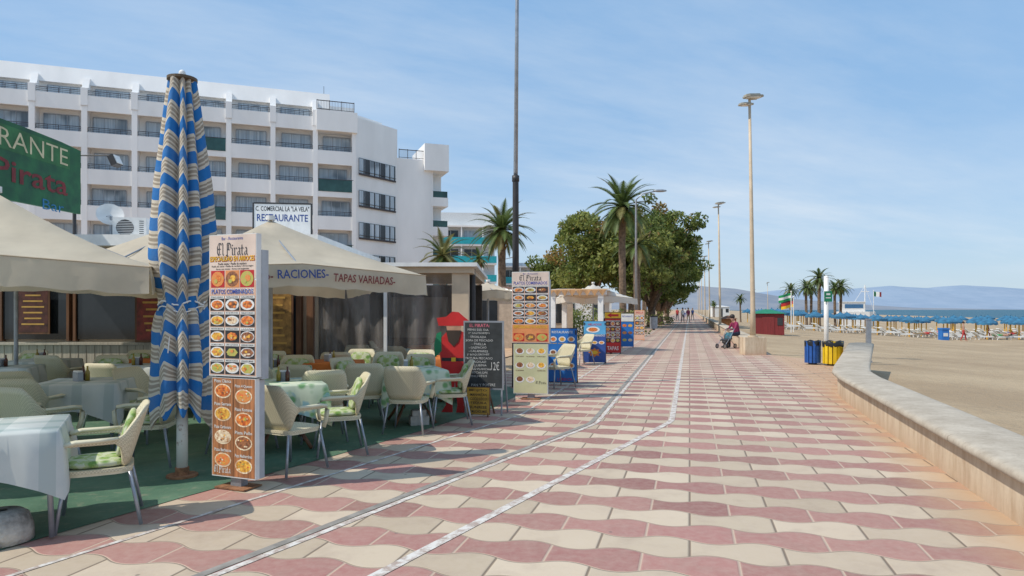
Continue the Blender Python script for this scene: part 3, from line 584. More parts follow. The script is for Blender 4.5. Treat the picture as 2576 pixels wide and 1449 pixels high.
chairs=[(C2,-3.08,5.12,-62),(C0,-2.2,6.72,150),(C2,-1.9,7.55,-70),(C0,-1.34,8.85,172),(C2,-.85,9.5,-80),(C2,-2.3,10.0,60),(C2,-2.05,11.2,5),(C0,-2.75,9.1,165),
 (C0,-4.55,6.55,160),(C1,-4.45,8.3,75),(C2,-5.2,7.3,190),(C0,-5.4,9.3,170),(C0,-6.9,9.0,165),(C2,-3.7,7.0,-80),(C2,-3.3,10.4,10),(C2,-4.2,9.9,-20),(C2,-4.1,11.4,0),(C0,-4.9,10.6,100),(C2,-6.2,10.4,10),(C0,-7.2,10.9,170),(C2,-8.0,9.9,30),(C0,-3.0,11.7,190),(C2,-1.6,11.8,0),(C0,-5.9,8.1,200),(C2,-8.3,11.6,0),(C2,-6.5,11.7,0),(C0,-.7,11.3,-95),(C2,-5.3,11.9,0),(C2,-9.4,10.8,80),(C0,-3.4,8.9,200),
 (C0,-2.0,9.3,190),(C2,-3.0,7.6,70),(C0,-5.9,6.2,80),(C2,-4.0,8.6,10),(C0,-2.3,8.3,200),(C2,-4.9,9.0,-70),(C0,-7.6,7.9,100),(C2,-1.5,10.6,-10),(C2,-2.7,12.0,0),(C0,.93,13.9,-60),(C0,2.0,19.6,-60),
 (C0,-3.0,13.4,20),(C0,-2.2,13.5,160),(C2,-1.5,14.6,0),(C0,-2.9,15.4,90),(C0,-1.4,13.3,-90)]
used=set()
for s_,x,y,a in chairs:
    if s_.name not in used: used.add(s_.name); s_.location=(x,y,.01); s_.rotation_euler.z=rad(a)
    else: copy_thing(s_,(x,y,.01),rad(a))
m,nt,b=nodes('check_tablecloth'); g=N(nt,'ShaderNodeTexCoord').outputs['Object']; sp=N(nt,'ShaderNodeSeparateXYZ'); nt.links.new(g,sp.inputs[0])
fx=M(nt,'LESS_THAN',M(nt,'FRACT',M(nt,'MULTIPLY',sp.outputs[0],3.1)),.3); fy=M(nt,'LESS_THAN',M(nt,'FRACT',M(nt,'MULTIPLY',sp.outputs[1],3.1)),.3)
c=MIX(nt,M(nt,'MULTIPLY',M(nt,'ADD',fx,fy),.5),(.55,.57,.53,1),(.30,.37,.34,1)); c=MIX(nt,M(nt,'MULTIPLY',RAMP(nt,NOI(nt,g,6,3),.4,.7),.35),c,(.40,.45,.44,1)); nt.links.new(c,b.inputs['Base Color']); b.inputs['Roughness'].default_value=.8; cloth1=m
m,nt,b=nodes('floral_tablecloth'); g=N(nt,'ShaderNodeTexCoord').outputs['Object']; vo=N(nt,'ShaderNodeTexVoronoi'); vo.inputs['Scale'].default_value=9; nt.links.new(g,vo.inputs['Vector'])
c=MIX(nt,RAMP(nt,vo.outputs['Distance'],.25,.5),(.16,.33,.14,1),(.55,.60,.45,1)); c=MIX(nt,RAMP(nt,NOI(nt,g,5,2),.55,.6),c,(.25,.42,.45,1)); nt.links.new(c,b.inputs['Base Color']); b.inputs['Roughness'].default_value=.8; cloth2=m
cloth3=mat('orange_cloth',(.55,.16,.03),.8,.1)
def table(cm,legs,label,sz=.42,drop=.3,tall=None):
    t=thing('dining_table',label,'table',(0,0,0),0,'terrace dining tables')
    B=MB(); n=12
    def rp(s,k):
        q=k/(4*n); side=int(q*4)%4; f=q*4-int(q*4); P=[(-1,-1),(1,-1),(1,1),(-1,1)]; a=P[side]; b_=P[(side+1)%4]; return ((a[0]+(b_[0]-a[0])*f)*s,(a[1]+(b_[1]-a[1])*f)*s)
    vs=[(0,0,.755)]; K=4*n
    for k in range(K): x,y=rp(sz,k); vs.append((x,y,.753))
    for lv,(o_,z) in enumerate(((.012,.735),(.025,.6),(.03,0))):
        for k in range(K):
            x,y=rp(sz,k); corner=1-min((k%n),(n-k%n))/(n/2); wv=.02*math.sin(k*1.5)*(lv>0); f=(sz+o_+wv*(1 if lv else 0)+.035*corner*lv*.5)/sz
            zz=z if lv<2 else .755-drop-.18*corner**1.5
            vs.append((x*f,y*f,zz if lv!=1 else .755-drop*.5))
    fs=[(0,1+k,1+(k+1)%K) for k in range(K)]+[(1+l*K+k,1+(l+1)*K+k,1+(l+1)*K+(k+1)%K,1+l*K+(k+1)%K) for l in range(3) for k in range(K)]
    B.add(vs,fs,cm); B.obj('tablecloth',t,True)
    B=MB(); B.b2((-sz+.01,-sz+.01,.71),(sz-.01,sz-.01,.735),wood); B.obj('table_top',t)
    for a in (-1,1):
        for b_ in (-1,1):
            B=MB()
            if legs=='metal': B.tube([(a*(sz-.06),b_*(sz-.06),.71),(a*(sz-.03),b_*(sz-.03),.01)],.018,metal)
            else: B.tube([(a*.1,b_*.1,.71),(a*.06,b_*.06,.4),(a*.2,b_*.2,.15),(a*.28,b_*.28,.01)],.022,wood)
            B.obj('leg',t,True)
    return t
T1=table(cloth1,'metal','dining table with white and grey green checked tablecloth'); T1.location=(-3.72,4.9,.01); T1.rotation_euler.z=rad(28)
T2=table(cloth2,'wood','dining table with green floral cloth and dark cane legs'); T2.location=(-1.42,9.65,.01); T2.rotation_euler.z=rad(20)
T3=table(cloth3,'wood','dining table with orange tablecloth and cane legs'); T3.location=(-.95,12.0,.01)
tl=[(T2,-2.65,7.9,25),(T1,-5.0,8.0,15),(T2,-3.4,9.8,5),(T1,-5.6,10.2,10),(T2,-4.4,10.9,0),(T1,-7.4,9.9,20),(T3,-2.9,11.0,0),(T1,-7.8,11.3,0),(T2,-6.2,7.0,10),(T3,-6.0,11.3,0),(T2,-2.6,14.2,0),(T3,-1.9,15.6,0)]
for s_,x,y,a in tl: copy_thing(s_,(x,y,.01),rad(a))
t=thing('glass_ashtray','clear glass ashtray on the checked tablecloth','ashtray',(-3.68,4.75,.768)); B=MB(); B.tube([(0,0,0),(0,0,.03),(0,0,.031),(0,0,.01)],[.05,.06,.05,.045],mat('thick_glass',(.35,.42,.42),.1,.05),16); B.obj('bowl',t)
def cruet(x,y):
    t=thing('cruet_set','small oil and vinegar bottles with napkin holder on table','cruet set',(x,y,.768),R.uniform(0,3),'table cruets')
    for k,c_ in ((-.05,mat('oil_bottle',(.3,.22,.03),.1)),(.05,mat('vinegar_bottle',(.08,.02,.01),.1))): B=MB(); B.tube([(k,0,0),(k,0,.1),(k,0,.13),(k,0,.17)],[.025,.025,.01,.01],c_,10); B.obj('bottle',t,True)
    B=MB(); B.b2((-.06,.05,0),(.06,.11,.1),metal); B.b2((-.055,.055,.101),(.055,.105,.12),whitep); B.obj('napkin_holder',t)
for s_,x,y,a in tl[:8]: cruet(x,y)
cruet(-1.42,9.65)
B=MB(); B.tube([(0,0,.005),(0,0,.1),(0,0,.18),(0,0,.21),(0,0,.212)],[.19,.185,.16,.12,.05],mat('whitewashed_stone',(.50,.46,.40),.9,.3,9,bump=1.0),20); B.cyl((0,0,.2125),(0,0,.214),.035,dark)
tag(B.obj('umbrella_base',smooth=True,loc=(-3.50,4.68,.01)),'rough whitewashed concrete umbrella base on green floor','umbrella base')
B=MB(); B.prism([(-.13,-.1),(.13,-.1),(.15,.1),(-.1,.12)],0,.12,concrete); B.prism([(-.1,-.08),(.1,-.07),(.1,.08),(-.08,.09)],.12,.2,concrete); tag(B.obj('concrete_block',loc=(-1.3,9.45,.01),rz=.4),'grey concrete block under the floral table','block')
# ---------------------------------------------------------------- signs
food=[mat('food_%d'%i,c,.5,.45,38,dark=d) for i,(c,d) in enumerate([((.65,.22,.04),(.35,.03,.01)),((.70,.42,.06),(.4,.12,.02)),((.55,.10,.03),(.6,.4,.1)),((.30,.12,.05),(.08,.03,.02)),((.25,.33,.06),(.6,.35,.12)),((.75,.62,.45),(.45,.2,.08))])]
platew=mat('plate_white',(.75,.75,.73),.5,.05,9); cell=mat('picture_black',(.03,.028,.03),.4,.1); cell2=mat('picture_white',(.6,.6,.6),.5,.2,20)
orgp=mat('orange_print',(.72,.28,.10),.5,.12,3); peach=mat('peach_print',(.70,.44,.32),.5,.10,3); pale=mat('pale_print',(.70,.56,.47),.5,.08,3); yel=mat('yellow_print',(.80,.50,.03),.5,.08)
blu=mat('blue_print',(.02,.16,.50),.5,.08,3); bpl=mat('blue_letter_print',(.04,.07,.35),.5,.05); redp=mat('red_print',(.50,.02,.02),.5,.1); woodp=mat('plank_print',(.42,.17,.065),.55,.28,4,stretch=(10,1,.5)); wht=mat('white_print',(.72,.72,.69),.5,.04); grp=mat('pale_green_print',(.55,.55,.33),.5,.06,3)
names=['POLLO ASADO','TORTILLA DE PAPAS','CALAMARES','ENSALADA MARISCO','BOQUERONES','PARRILLADA DE PESCADO','PATATAS BRAVAS','COSTILLAS CERDO','LASAÑA','SOLOMILLO IBÉRICO','LOMO A LA PLANCHA','SARDINAS ASADAS','ALBÓNDIGAS','MERLUZA PLANCHA','LENGUADO MENIER']
def plates(B,P,x0,x1,z0,z1,rows,cols,y):
    k=0; cw=(x1-x0)/cols; ch=(z1-z0)/rows
    for r_ in range(rows):
        for c_ in range(cols):
            xc=x0+cw*(c_+.5); zc=z1-ch*(r_+.5)
            P.rect(xc,zc,cw*.93,ch*.95,cell,y); P.rect(xc,zc+ch*.38,cw*.93,ch*.17,wht,y-.0015); B.txt(names[k%15],xc,zc+ch*.385,cw*.8,ch*.09,blk,y-.003)
            a=R.uniform(.85,1.15); pw=R.random()<.45; ry=R.uniform(.85,1.05)
            P.disc(xc,zc-ch*.09,cw*.45,ch*.35*ry,platew if pw else (cell2 if R.random()<.6 else cell),y-.0015); P.disc(xc,zc-ch*.09,cw*.36*a,ch*.27*a*ry,R.choice(food),y-.003,R.choice((6,7,9)))
            for q in range(4): P.disc(xc+cw*R.uniform(-.25,.25),zc-ch*(.09+R.uniform(-.15,.15)),cw*R.uniform(.06,.16),ch*R.uniform(.05,.12),R.choice(food),y-.0045-.0005*q,6)
            k+=1
def three(P,z,w,h,y):
    for k in (-1,0,1): P.rect(k*w*.31,z,w*.29,h,redp if k else orgp,y); P.disc(k*w*.31,z,w*.135,h*.45,food[(k+3)%6],y-.0015); P.disc(k*w*.31+.01,z+.005,w*.06,h*.2,food[(k+1)%6],y-.003,9); P.disc(k*w*.31-.02,z-.02,w*.04,h*.14,food[4],y-.004,7)
def bigsign(loc,rz,label,w,main=True):
    t=thing('menu_sign',label,'menu sign',loc,rz); gb=mat('grey_sign_case',(.42,.44,.46),.5,.08); 
    B=MB(); B.b2((-w/2,-.02,1.0),(w/2,.04,2.26),wht); B.b2((-w*.46,-.01,.1),(w*.46,.04,.985),wht); B.obj('sign_board',t)
    B=MB(); B.b2((-w/2+.02,.0405,.98),(w/2+.008,.12,2.12),gb); B.b2((-w*.45,.0405,.1),(w*.45,.11,.97),gb); B.obj('sign_case',t)
    B=MB(); B.b2((-.06,.02,.0),(.06,.1,.1),metal); B.b2((-.17,-.06,.006),(.17,.16,.018),rust); B.obj('base_plate',t)
    B=MB();P=MB(); y=-.022
    if main:
        P.rect(0,2.06,w*.98,.39,pale,y); P.rect(0,1.43,w*.98,.84,peach,y)
        B.txt('Bar - Restaurante',0,2.225,w*.45,.028,bpl,y-.002,0,0); B.gothic(0,2.125,w*.66,.125,gotm,y-.002); B.txt('ESPECIALIDAD EN ARROCES',0,2.043,w*.95,.05,redp,y-.002,0,.03); B.txt('ESPECIALIDAD EN ARROCES',-.002,2.045,w*.94,.044,yel,y-.004)
        for k,s_ in enumerate(('Paella mixta • Paella de marisco','Paella de carne • Paella de verdura • Arroz negro','Arroz con conejo • Arroz con bogavante')): B.txt(s_,0,2.0-k*.024,w*(.6,.88,.7)[k],.02,blk,y-.002)
        three(P,1.865,w,.15,y-.0015); B.txt('PLATOS COMBINADOS',0,1.755,w*.9,.052,wht,y-.002,0,.03); B.txt('PLATOS COMBINADOS',0,1.753,w*.88,.042,bpl,y-.004)
        plates(B,P,-w*.48,w*.48,1.015,1.72,5,3,y-.0015)
        P.rect(0,.545,w*.9,.87,woodp,y+.01)
        P.rect(0,.545,.006,.87,wood,y+.008)
        L=['Pizza Clásica','Pizza 4 Quesos','Pizza Serrana','Pizza Romana','Pizza Carbonara','Pizza Pollo','Pizza Barbacoa','Pizza Mediterránea']
        for k,s_ in enumerate(L):
            xx=(-1 if k%2==0 else 1)*w*.22; zz=.955-(k//2)*.205-(0.04 if k%2 else 0)
            B.txt(s_,xx,zz,w*.36,.028,wht,y+.008); P.disc(xx,zz-.09,w*.18,.065,food[5],y+.0085); P.disc(xx,zz-.088,w*.155,.053,food[(0,2,1,0,5,3,2,1)[k]],y+.007)
            for q in range(7): P.disc(xx+R.uniform(-.055,.055),zz-.088+R.uniform(-.035,.035),w*.022,.008,R.choice(food),y+.0055-.0002*q,6)
        B.gothic(-w*.23,.165,w*.36,.07,wht,y+.008)
    else:
        P.rect(0,2.13,w*.98,.24,pale,y); P.rect(0,1.5,w*.98,.99,peach,y)
        B.txt('Bar - Restaurante',0,2.225,w*.4,.025,bpl,y-.002,0,0); B.gothic(0,2.15,w*.6,.11,gotm,y-.002); B.txt('PLATOS COMBINADOS',0,2.06,w*.9,.055,bpl,y-.002)
        plates(B,P,-w*.48,w*.48,1.33,2.02,5,3,y-.0015); P.rect(0,1.17,w*.98,.30,orgp,y-.001); B.txt('ESPECIALIDAD EN ARROCES',0,1.285,w*.9,.055,yel,y-.004); three(P,1.1,w,.14,y-.003)
        P.rect(0,.545,w*.9,.87,grp,y+.01); L=['CORTADO','IRLANDÉS','CAPUCCINO','CREPE','','CAPRICCIO']
        for k in range(8):
            xx=((k%3)-1)*w*.29; zz=.86-(k//3)*.25
            P.disc(xx,zz-.01,w*.12,.055,platew,y+.0085); P.disc(xx,zz,w*.085,.045,food[(k*2+3)%6],y+.007)
            if k<6 and L[k]: B.txt(L[k],xx,zz-.1,w*.22,.02,wood,y+.008)
        B.gothic(w*.28,.30,w*.28,.055,blk,y+.008)
    P.obj('food_pictures',t); B.obj('lettering',t)
bigsign((-2.47,6.07,.005),rad(-22),'tall double menu sign with food pictures and pizza panel',.54)
bigsign((.33,12.1,.005),rad(-12),'tall menu sign with combined plates and pale dessert panel',.67,False)
def aboard(loc,rz,w,h,z0,label,draw,case=dark,lean=.0,name='menu_board'):
    t=thing(name,label,'menu board',loc,rz); B=MB(); B.T=Matrix.Rotation(-lean,4,'X'); B.b2((-w/2,-.015,z0),(w/2,.02,h),case); B.obj('board',t)
    B=MB()
    for x in (-w/2+.03,w/2-.03): B.tube([(x,.03,h-.05),(x,.35,.0)],.014,case,6); B.tube([(x,0,z0+.05),(x,-.02,0)],.014,case,6)
    B.obj('stand',t); B=MB(); B.T=Matrix.Rotation(-lean,4,'X'); draw(B,w,h,z0,-.0165); B.obj('lettering',t); return t
chalk=mat('chalk',(.60,.60,.58),.9,.3,60); slate=mat('slate',(.035,.04,.042),.8,.2,6); pk=mat('pink_chalk',(.6,.15,.2),.9,.2)
def chalkd(B,w,h,z0,y):
    B.rect(0,(h+z0)/2,w*.93,(h-z0)*.95,slate,y); Ls=['MENU DEL DIA','1º SALMOREJO','- ENSALADA','- SOPA DE PESCADO','- PAELLA','- GAZPACHO','- CALAMARES','2º BOQUERONES','- FRITURA PESCADO','- BACALAO','- LUBINA','- POLLO PLANCHA','- ESCALOPE','- PINCHITOS']
    B.txt('EL PIRATA:',-.06,h-.07,w*.5,.05,pk,y-.002)
    for k,s_ in enumerate(Ls): B.txt(s_,-w*.12+R.uniform(-.02,.02),h-.135-k*.054,w*(.03+.041*len(s_)),.032,chalk,y-.002,R.uniform(-.03,.03),0)
    B.txt('12€',w*.3,z0+.36,w*.2,.13,chalk,y-.002,0,0); B.txt('PAN Y POSTRE',0,z0+.07,w*.6,.04,chalk,y-.002,.03,0)
aboard((-.43,10.35,.005),rad(-14),.63,1.42,.38,'black chalkboard with handwritten daily menu on stand',chalkd,metal)
def cockt(B,w,h,z0,y):
    B.rect(0,(h+z0)/2,w*.96,(h-z0)*.97,mat('ochre_board',(.55,.32,.05),.6,.25,6),y)
    for k,s_ in enumerate(('MOJITO','-MANHATAN','-COCO LOCO','-TEQUILA','SUNRISE','Y MUCHOS MAS')): B.txt(s_,0,h-.05-k*.062,w*.75,.04,blk,y-.002)
aboard((-.50,10.15,.005),rad(-14),.36,.44,.03,'small ochre cocktail board with black lettering',cockt,wood)
def blued(B,w,h,z0,y):
    B.rect(0,(h+z0)/2,w*.97,(h-z0)*.97,blu,y); B.txt('RESTAURANTE',0,h-.09,w*.7,.05,wht,y-.002)
    for k in range(9):
        xx=((k%3)-1)*w*.3; zz=h-.24-(k//3)*.28; B.disc(xx,zz,w*.12,.06,platew,y-.002); B.disc(xx,zz,w*.08,.04,food[k%6],y-.004); B.txt('PLATO COMBINADO',xx,zz-.09,w*.25,.018,yel,y-.002)
    B.txt('LORENZA',w*.1,z0+.07,w*.5,.06,redp,y-.002)
aboard((1.06,14.5,.005),rad(-12),.64,1.2,.04,'blue menu board with plates of food',blued,lean=.06)
def d4(B,w,h,z0,y):
    B.rect(0,h-.2,w*.97,.38,mat('sky_print',(.10,.38,.65),.5,.1,3),y); B.rect(0,(h-.4+z0)/2,w*.97,h-.4-z0,mat('navy_back',(.03,.08,.3),.5,.1,3),y); B.txt('HELADOS',0,h-.1,w*.6,.06,redp,y-.002); B.disc(-.05,h-.25,.2,.09,platew,y-.002); B.disc(-.05,h-.25,.14,.06,food[0],y-.004)
    B.txt('PLATOS COMBINADOS',0,h-.42,w*.9,.06,wht,y-.002)
    n=16; B.poly([((.19 if i%2==0 else .12)*math.sin(2*math.pi*i/n),y-.002,.33+(.14 if i%2==0 else .09)*math.cos(2*math.pi*i/n)) for i in range(n)],mat('orange_star',(.65,.2,.03),.5,.05)); B.disc(0,.33,.09,.05,yel,y-.004)
    for k in (-1,0,1): B.disc(k*.2,.62,.085,.05,platew,y-.002); B.disc(k*.2,.62,.06,.035,food[k+1],y-.004)
aboard((2.42,20,.005),rad(-12),.66,1.25,.04,'blue menu board with orange star and plates',d4,lean=.05)
def d5(B,w,h,z0,y):
    B.rect(0,h-.12,w*.97,.2,yel,y); B.poly([(-w*.35,y-.002,h-.12),(-.05,y-.002,h-.03),(-.05,y-.002,h-.08),(w*.35,y-.002,h-.08),(w*.35,y-.002,h-.16),(-.05,y-.002,h-.16),(-.05,y-.002,h-.21)],redp)
    B.rect(0,(h-.24+z0)/2,w*.97,h-.24-z0,redp,y); plates(B,B,-w*.45,w*.45,.4,h-.3,4,3,y-.002); B.txt('TAPAS',0,.2,w*.7,.14,wht,y-.002)
aboard((3.62,24.5,.005),rad(-12),.58,1.5,.04,'red and black menu board with yellow arrow',d5)
def d6(B,w,h,z0,y):
    B.rect(0,h-.17,w*.97,.32,wht,y); B.txt('RESTAURANTE',0,h-.12,w*.8,.07,bpl,y-.002); B.rect(0,(h-.35+z0)/2,w*.97,h-.35-z0,blu,y)
    for k in range(6): B.disc(((k%2)-.5)*w*.45,h-.5-(k//2)*.3,.09,.06,food[k],y-.002)
aboard((4.8,28.4,.005),rad(-12),.52,1.42,.04,'white and blue restaurant board with food pictures',d6)
def d7(B,w,h,z0,y):
    B.rect(0,(h+z0)/2,w*.97,(h-z0)*.97,peach,y); B.txt('PAELLA',0,h-.12,w*.7,.1,redp,y-.002); plates(B,B,-w*.45,w*.45,.3,h-.25,4,2,y-.002)
aboard((6.5,34.8,.005),rad(-12),.5,1.55,.04,'orange food menu board at the promenade edge',d7,orgp)
t=thing('cutout_figure_board','plain red painted cut-out figure board in hat and coat','display board',(-.90,10.55,.005),rad(-10))
B=MB(); B.prismY([(-.12,.12),(-.02,.12),(.02,.5),(.06,.12),(.16,.12),(.2,.5),(.24,.95),(.22,1.2),(.12,1.26),(-.1,1.26),(-.2,1.15),(-.22,.9),(-.17,.5)],-.01,.01,red)
B.prismY([(-.24,1.34),(-.27,1.46),(-.12,1.48),(-.02,1.56),(.08,1.55),(.16,1.48),(.24,1.42),(.2,1.34)],-.011,.01,red)
B.prismY([(-.1,1.261),(.1,1.261),(.12,1.339),(-.12,1.339)],-.008,.008,mat('flesh_paint',(.5,.28,.18),.6)); B.prismY([(-.12,1.27),(.12,1.27),(.08,1.1),(0,1.02),(-.08,1.1)],-.02,-.0115,mat('brown_beard_paint',(.05,.03,.02),.7))
B.prismY([(-.3,.85),(-.19,.95),(-.2,1.25),(-.27,1.22),(-.31,1.05)],-.015,.008,green); B.prismY([(-.2,.0),(-.02,.0),(-.02,.119),(-.12,.119)],-.01,.01,red); B.prismY([(.04,.0),(.22,.0),(.16,.119),(.06,.119)],-.01,.01,red)
B.rect(0,.82,.38,.05,blk,-.0125); B.rect(0,.82,.07,.06,yel,-.0135)
B.obj('board',t); B=MB(); B.tube([(0,.0,.9),(0,.4,0)],.012,wood); B.obj('stand',t)
# ---------------------------------------------------------------- poles
t=thing('tall_mast','tall tapering grey mast with thick black lower section','pole',(.075,14.0,0)); B=MB(); B.tube([(0,0,0),(0,0,4.25),(0,0,4.3)],[.075,.062,.062],dark,14); B.tube([(0,0,4.22),(0,0,4.34)],[.075,.075],dark,14); B.obj('lower_pole',t,True); B=MB(); B.tube([(0,0,4.3),(.03,0,8),(.06,0,12)],[.045,.036,.02],metal,12); B.obj('upper_pole',t,True)
t=thing('black_post','black steel post with fixings beside the terrace','post',(-.75,12.9,0)); B=MB(); B.cyl((0,0,0),(0,0,2.45),.06,dark); B.tube([(0,0,2.45),(-.12,0,2.3),(-.12,0,1.6)],.02,dark); B.sph((-.12,0,1.5),(.07,.07,.12),dark); B.obj('pole',t)
def armlamp(loc,h,arm,label):
    t=thing('street_lamp',label,'street lamp',loc,0,'grey curved arm street lamps'); B=MB(); B.tube([(0,0,0),(0,0,h*.94),(arm*.3,0,h*.98),(arm,0,h)],[.09,.055,.045,.035],metal,10); B.obj('pole',t,True)
    B=MB(); B.sph((arm*1.2,0,h+.02),(.42,.14,.09),metal,14,6); B.obj('lamp_head',t,True); return t
a=armlamp((7.45,41,0),8.7,1.2,'grey street lamp with curved arm among palms'); copy_thing(a,(-.65,42,0),0,.55)
# ---------------------------------------------------------------- bins
def bin_(loc,c,r,label):
    t=thing('litter_bin',label,'litter bin',loc,0,'slatted litter bins beside the wall'); B=MB(); n=14; cd=mat('bin_gap_'+c.name,(.03,.03,.02),.6)
    for k in range(n):
        a=2*math.pi*k/n; B.box((r*math.cos(a),r*math.sin(a),.36),(.035,r*.36,.62),c,a)
    B.cyl((0,0,.05),(0,0,.64),r*.9,cd,n=18); B.cyl((0,0,0),(0,0,.05),r*.6,dark); B.obj('body',t)
    B=MB(); n=20; vs=[]
    for rr,z in ((r*.85,.5),(r*1.06,.69),(r*1.13,.66),(r*1.11,.54)): vs+=[(rr*(1+.04*math.sin(k*2.1))*math.cos(2*math.pi*k/n),rr*(1+.04*math.sin(k*2.1))*math.sin(2*math.pi*k/n),z+.02*math.sin(k*1.7)) for k in range(n)]
    vs.append((0,0,.45)); bag=mat('black_bag',(.015,.015,.016),.35,.1); B.add(vs,[(l*n+k,l*n+(k+1)%n,(l+1)*n+(k+1)%n,(l+1)*n+k) for l in range(3) for k in range(n)]+[((k+1)%n,k,4*n) for k in range(n)],bag); B.obj('liner_bag',t,True)
bin_((8.72,19.8,.005),mat('bin_blue',(.015,.09,.34),.5,.1),.20,'slatted blue litter bin with black liner bag')
bin_((9.14,19.45,.005),mat('bin_yellow',(.72,.48,.01),.5,.1),.25,'slatted yellow litter bin with black liner bag')
t=thing('information_post','white round post with small green notice plate','sign post',(10.45,22.7,-.1)); B=MB(); B.cyl((0,0,0),(0,0,2.75),.075,whitep); B.sph((0,0,2.75),.076,whitep); B.obj('pole',t,True); B=MB(); B.b2((-.11,-.1,1.95),(.15,-.08,2.3),green); B.rect(0.02,2.2,.13,.06,wht,-.103); B.rect(0.02,2.08,.17,.03,wht,-.103); B.obj('plate',t)
B=MB(); B.b2((-.07,-.05,0),(.07,.05,1.4),metal); B.b2((-.09,-.07,0),(.09,.07,.06),metal); B.b2((-.08,-.06,1.401),(.08,.06,1.44),metal); tag(B.obj('shower_post',loc=(11.75,22.5,-.15)),'grey steel post standing on sand behind the wall','post')
bin2=thing('litter_bin','grey cylindrical litter bin by the trees','litter bin',(11.0,53,0)); B=MB(); B.cyl((0,0,.1),(0,0,1.0),.3,metal); B.cyl((0,0,1.0),(0,0,1.1),.32,dark); B.cyl((0,0,0),(0,0,.1),.1,dark); B.obj('body',bin2)
# ---------------------------------------------------------------- people
def skin(name,V,E,mats,parent,levels=2):
    me=bpy.data.meshes.new(name); me.from_pydata([v[0] for v in V],E,[]); o=bpy.data.objects.new(name,me); col.objects.link(o)
    md=o.modifiers.new('s','SKIN'); md.use_smooth_shade=True
    for i,v in enumerate(V): me.skin_vertices[0].data[i].radius=(v[1],v[1]); me.skin_vertices[0].data[i].use_root=(i==0)
    s2=o.modifiers.new('u','SUBSURF'); s2.levels=levels
    bpy.context.view_layer.update(); nm=bpy.data.meshes.new_from_object(o.evaluated_get(bpy.context.evaluated_depsgraph_get())); bpy.data.objects.remove(o)
    for q in mats: nm.materials.append(q)
    P=[Vector(v[0]) for v in V]
    for p in nm.polygons:
        best=1e9;k=0
        for a,b in E:
            ab=P[b]-P[a]; t_=max(0,min(1,(p.center-P[a]).dot(ab)/max(ab.length_squared,1e-9))); d=(p.center-P[a]-ab*t_).length-(V[a][1]*(1-t_)+V[b][1]*t_)
            if d<best: best=d;k=V[b][2]
        p.material_index=k; p.use_smooth=True
    r_=bpy.data.objects.new(name,nm); col.objects.link(r_); r_.parent=parent; return r_
skinm=mat('skin_tone',(.45,.25,.17),.6,.08); 
def person(J,label,loc,rz,top,bot,hair,shoe,long=True,fing=True,bare=False,group=None):
    t=thing('person',label,'person',loc,rz,group); V=[];E=[];ix={}
    def v(n,r,tg,par=None):
        ix[n]=len(V); V.append((J[n],r,tg)); 
        if par: E.append((ix[par],ix[n]))
    S_=0;Tt=1;Bt=2;Sh=3
    v('pelvis',.13,Bt); v('waist',.115,Tt,'pelvis'); v('chest',.135,Tt,'waist'); v('neck',.05,S_,'chest'); v('head0',.085,S_,'neck'); v('head1',.088,S_,'head0')
    for s_ in 'LR':
        v('sh'+s_,.06,Tt,'chest'); v('el'+s_,.042,Tt,'sh'+s_); v('wr'+s_,.028,Tt if long else S_,'el'+s_); v('ha'+s_,.032,S_,'wr'+s_)
        if fing:
            h=Vector(J['ha'+s_]); d=(h-Vector(J['wr'+s_])).normalized(); side=d.cross(Vector((0,0,1))).normalized()
            for k in range(4):
                n1='f%s%d'%(s_,k); J[n1]=tuple(h+d*(.045+.008*(k in (1,2)))+side*(.024*(k-1.5))); v(n1,.009,S_,'ha'+s_)
                n2=n1+'b'; J[n2]=tuple(Vector(J[n1])+d*.025+Vector((0,0,-.025))); v(n2,.007,S_,n1)
            n1='th'+s_; J[n1]=tuple(h+side*.05+d*.01); v(n1,.01,S_,'ha'+s_)
        v('hi'+s_,.095,Bt,'pelvis'); v('kn'+s_,.062,Bt,'hi'+s_); v('an'+s_,.04,Bt,'kn'+s_); v('he'+s_,.04,Sh,'an'+s_); v('to'+s_,.032,Sh,'he'+s_)
    skin('body',V,E,[skinm,top,bot,shoe],t)
    H=Vector(J['head1']); Hd=(H-Vector(J['neck'])).normalized()
    B=MB(); f=Vector(J.get('face',(0,-1,0))); B.sph(H-f*.022+Hd*.025,(.103,.103,.105),hair,16,10); B.obj('hair',t,True)
    B=MB(); c=H*.6+Vector(J['head0'])*.4+f*.088; B.sph(c,(.016,.016,.022),skinm,8,6); B.obj('nose',t,True)
    sd=f.cross(Vector((0,0,1))).normalized() if abs(f.z)<.9 else Vector((1,0,0))
    for k in (-1,1): B=MB(); B.sph(c+sd*k*.034-f*.008+Vector((0,0,.03)),.011,blk,8,6); B.obj('eye',t)
    return t
def stand(step=.18,arm=.12):
    return dict(pelvis=(0,0,.95),waist=(0,0,1.1),chest=(0,0,1.34),neck=(0,0,1.5),head0=(0,-.01,1.58),head1=(0,-.01,1.68),
      shL=(.17,0,1.41),shR=(-.17,0,1.41),elL=(.22,.03+arm*.4,1.13),elR=(-.22,.03-arm*.4,1.13),wrL=(.22,.0+arm,.9),wrR=(-.22,-.05-arm,.9),haL=(.22,arm-.01,.82),haR=(-.22,-.07-arm,.82),
      hiL=(.09,0,.9),hiR=(-.09,0,.9),knL=(.1,-.04-step*.6,.5),knR=(-.1,-.02+step*.4,.5),anL=(.1,-step,.09),anR=(-.1,step+.05,.12),heL=(.1,-step,.05),heR=(-.1,step+.05,.06),toL=(.1,-step-.17,.035),toR=(-.1,step-.1,.035))
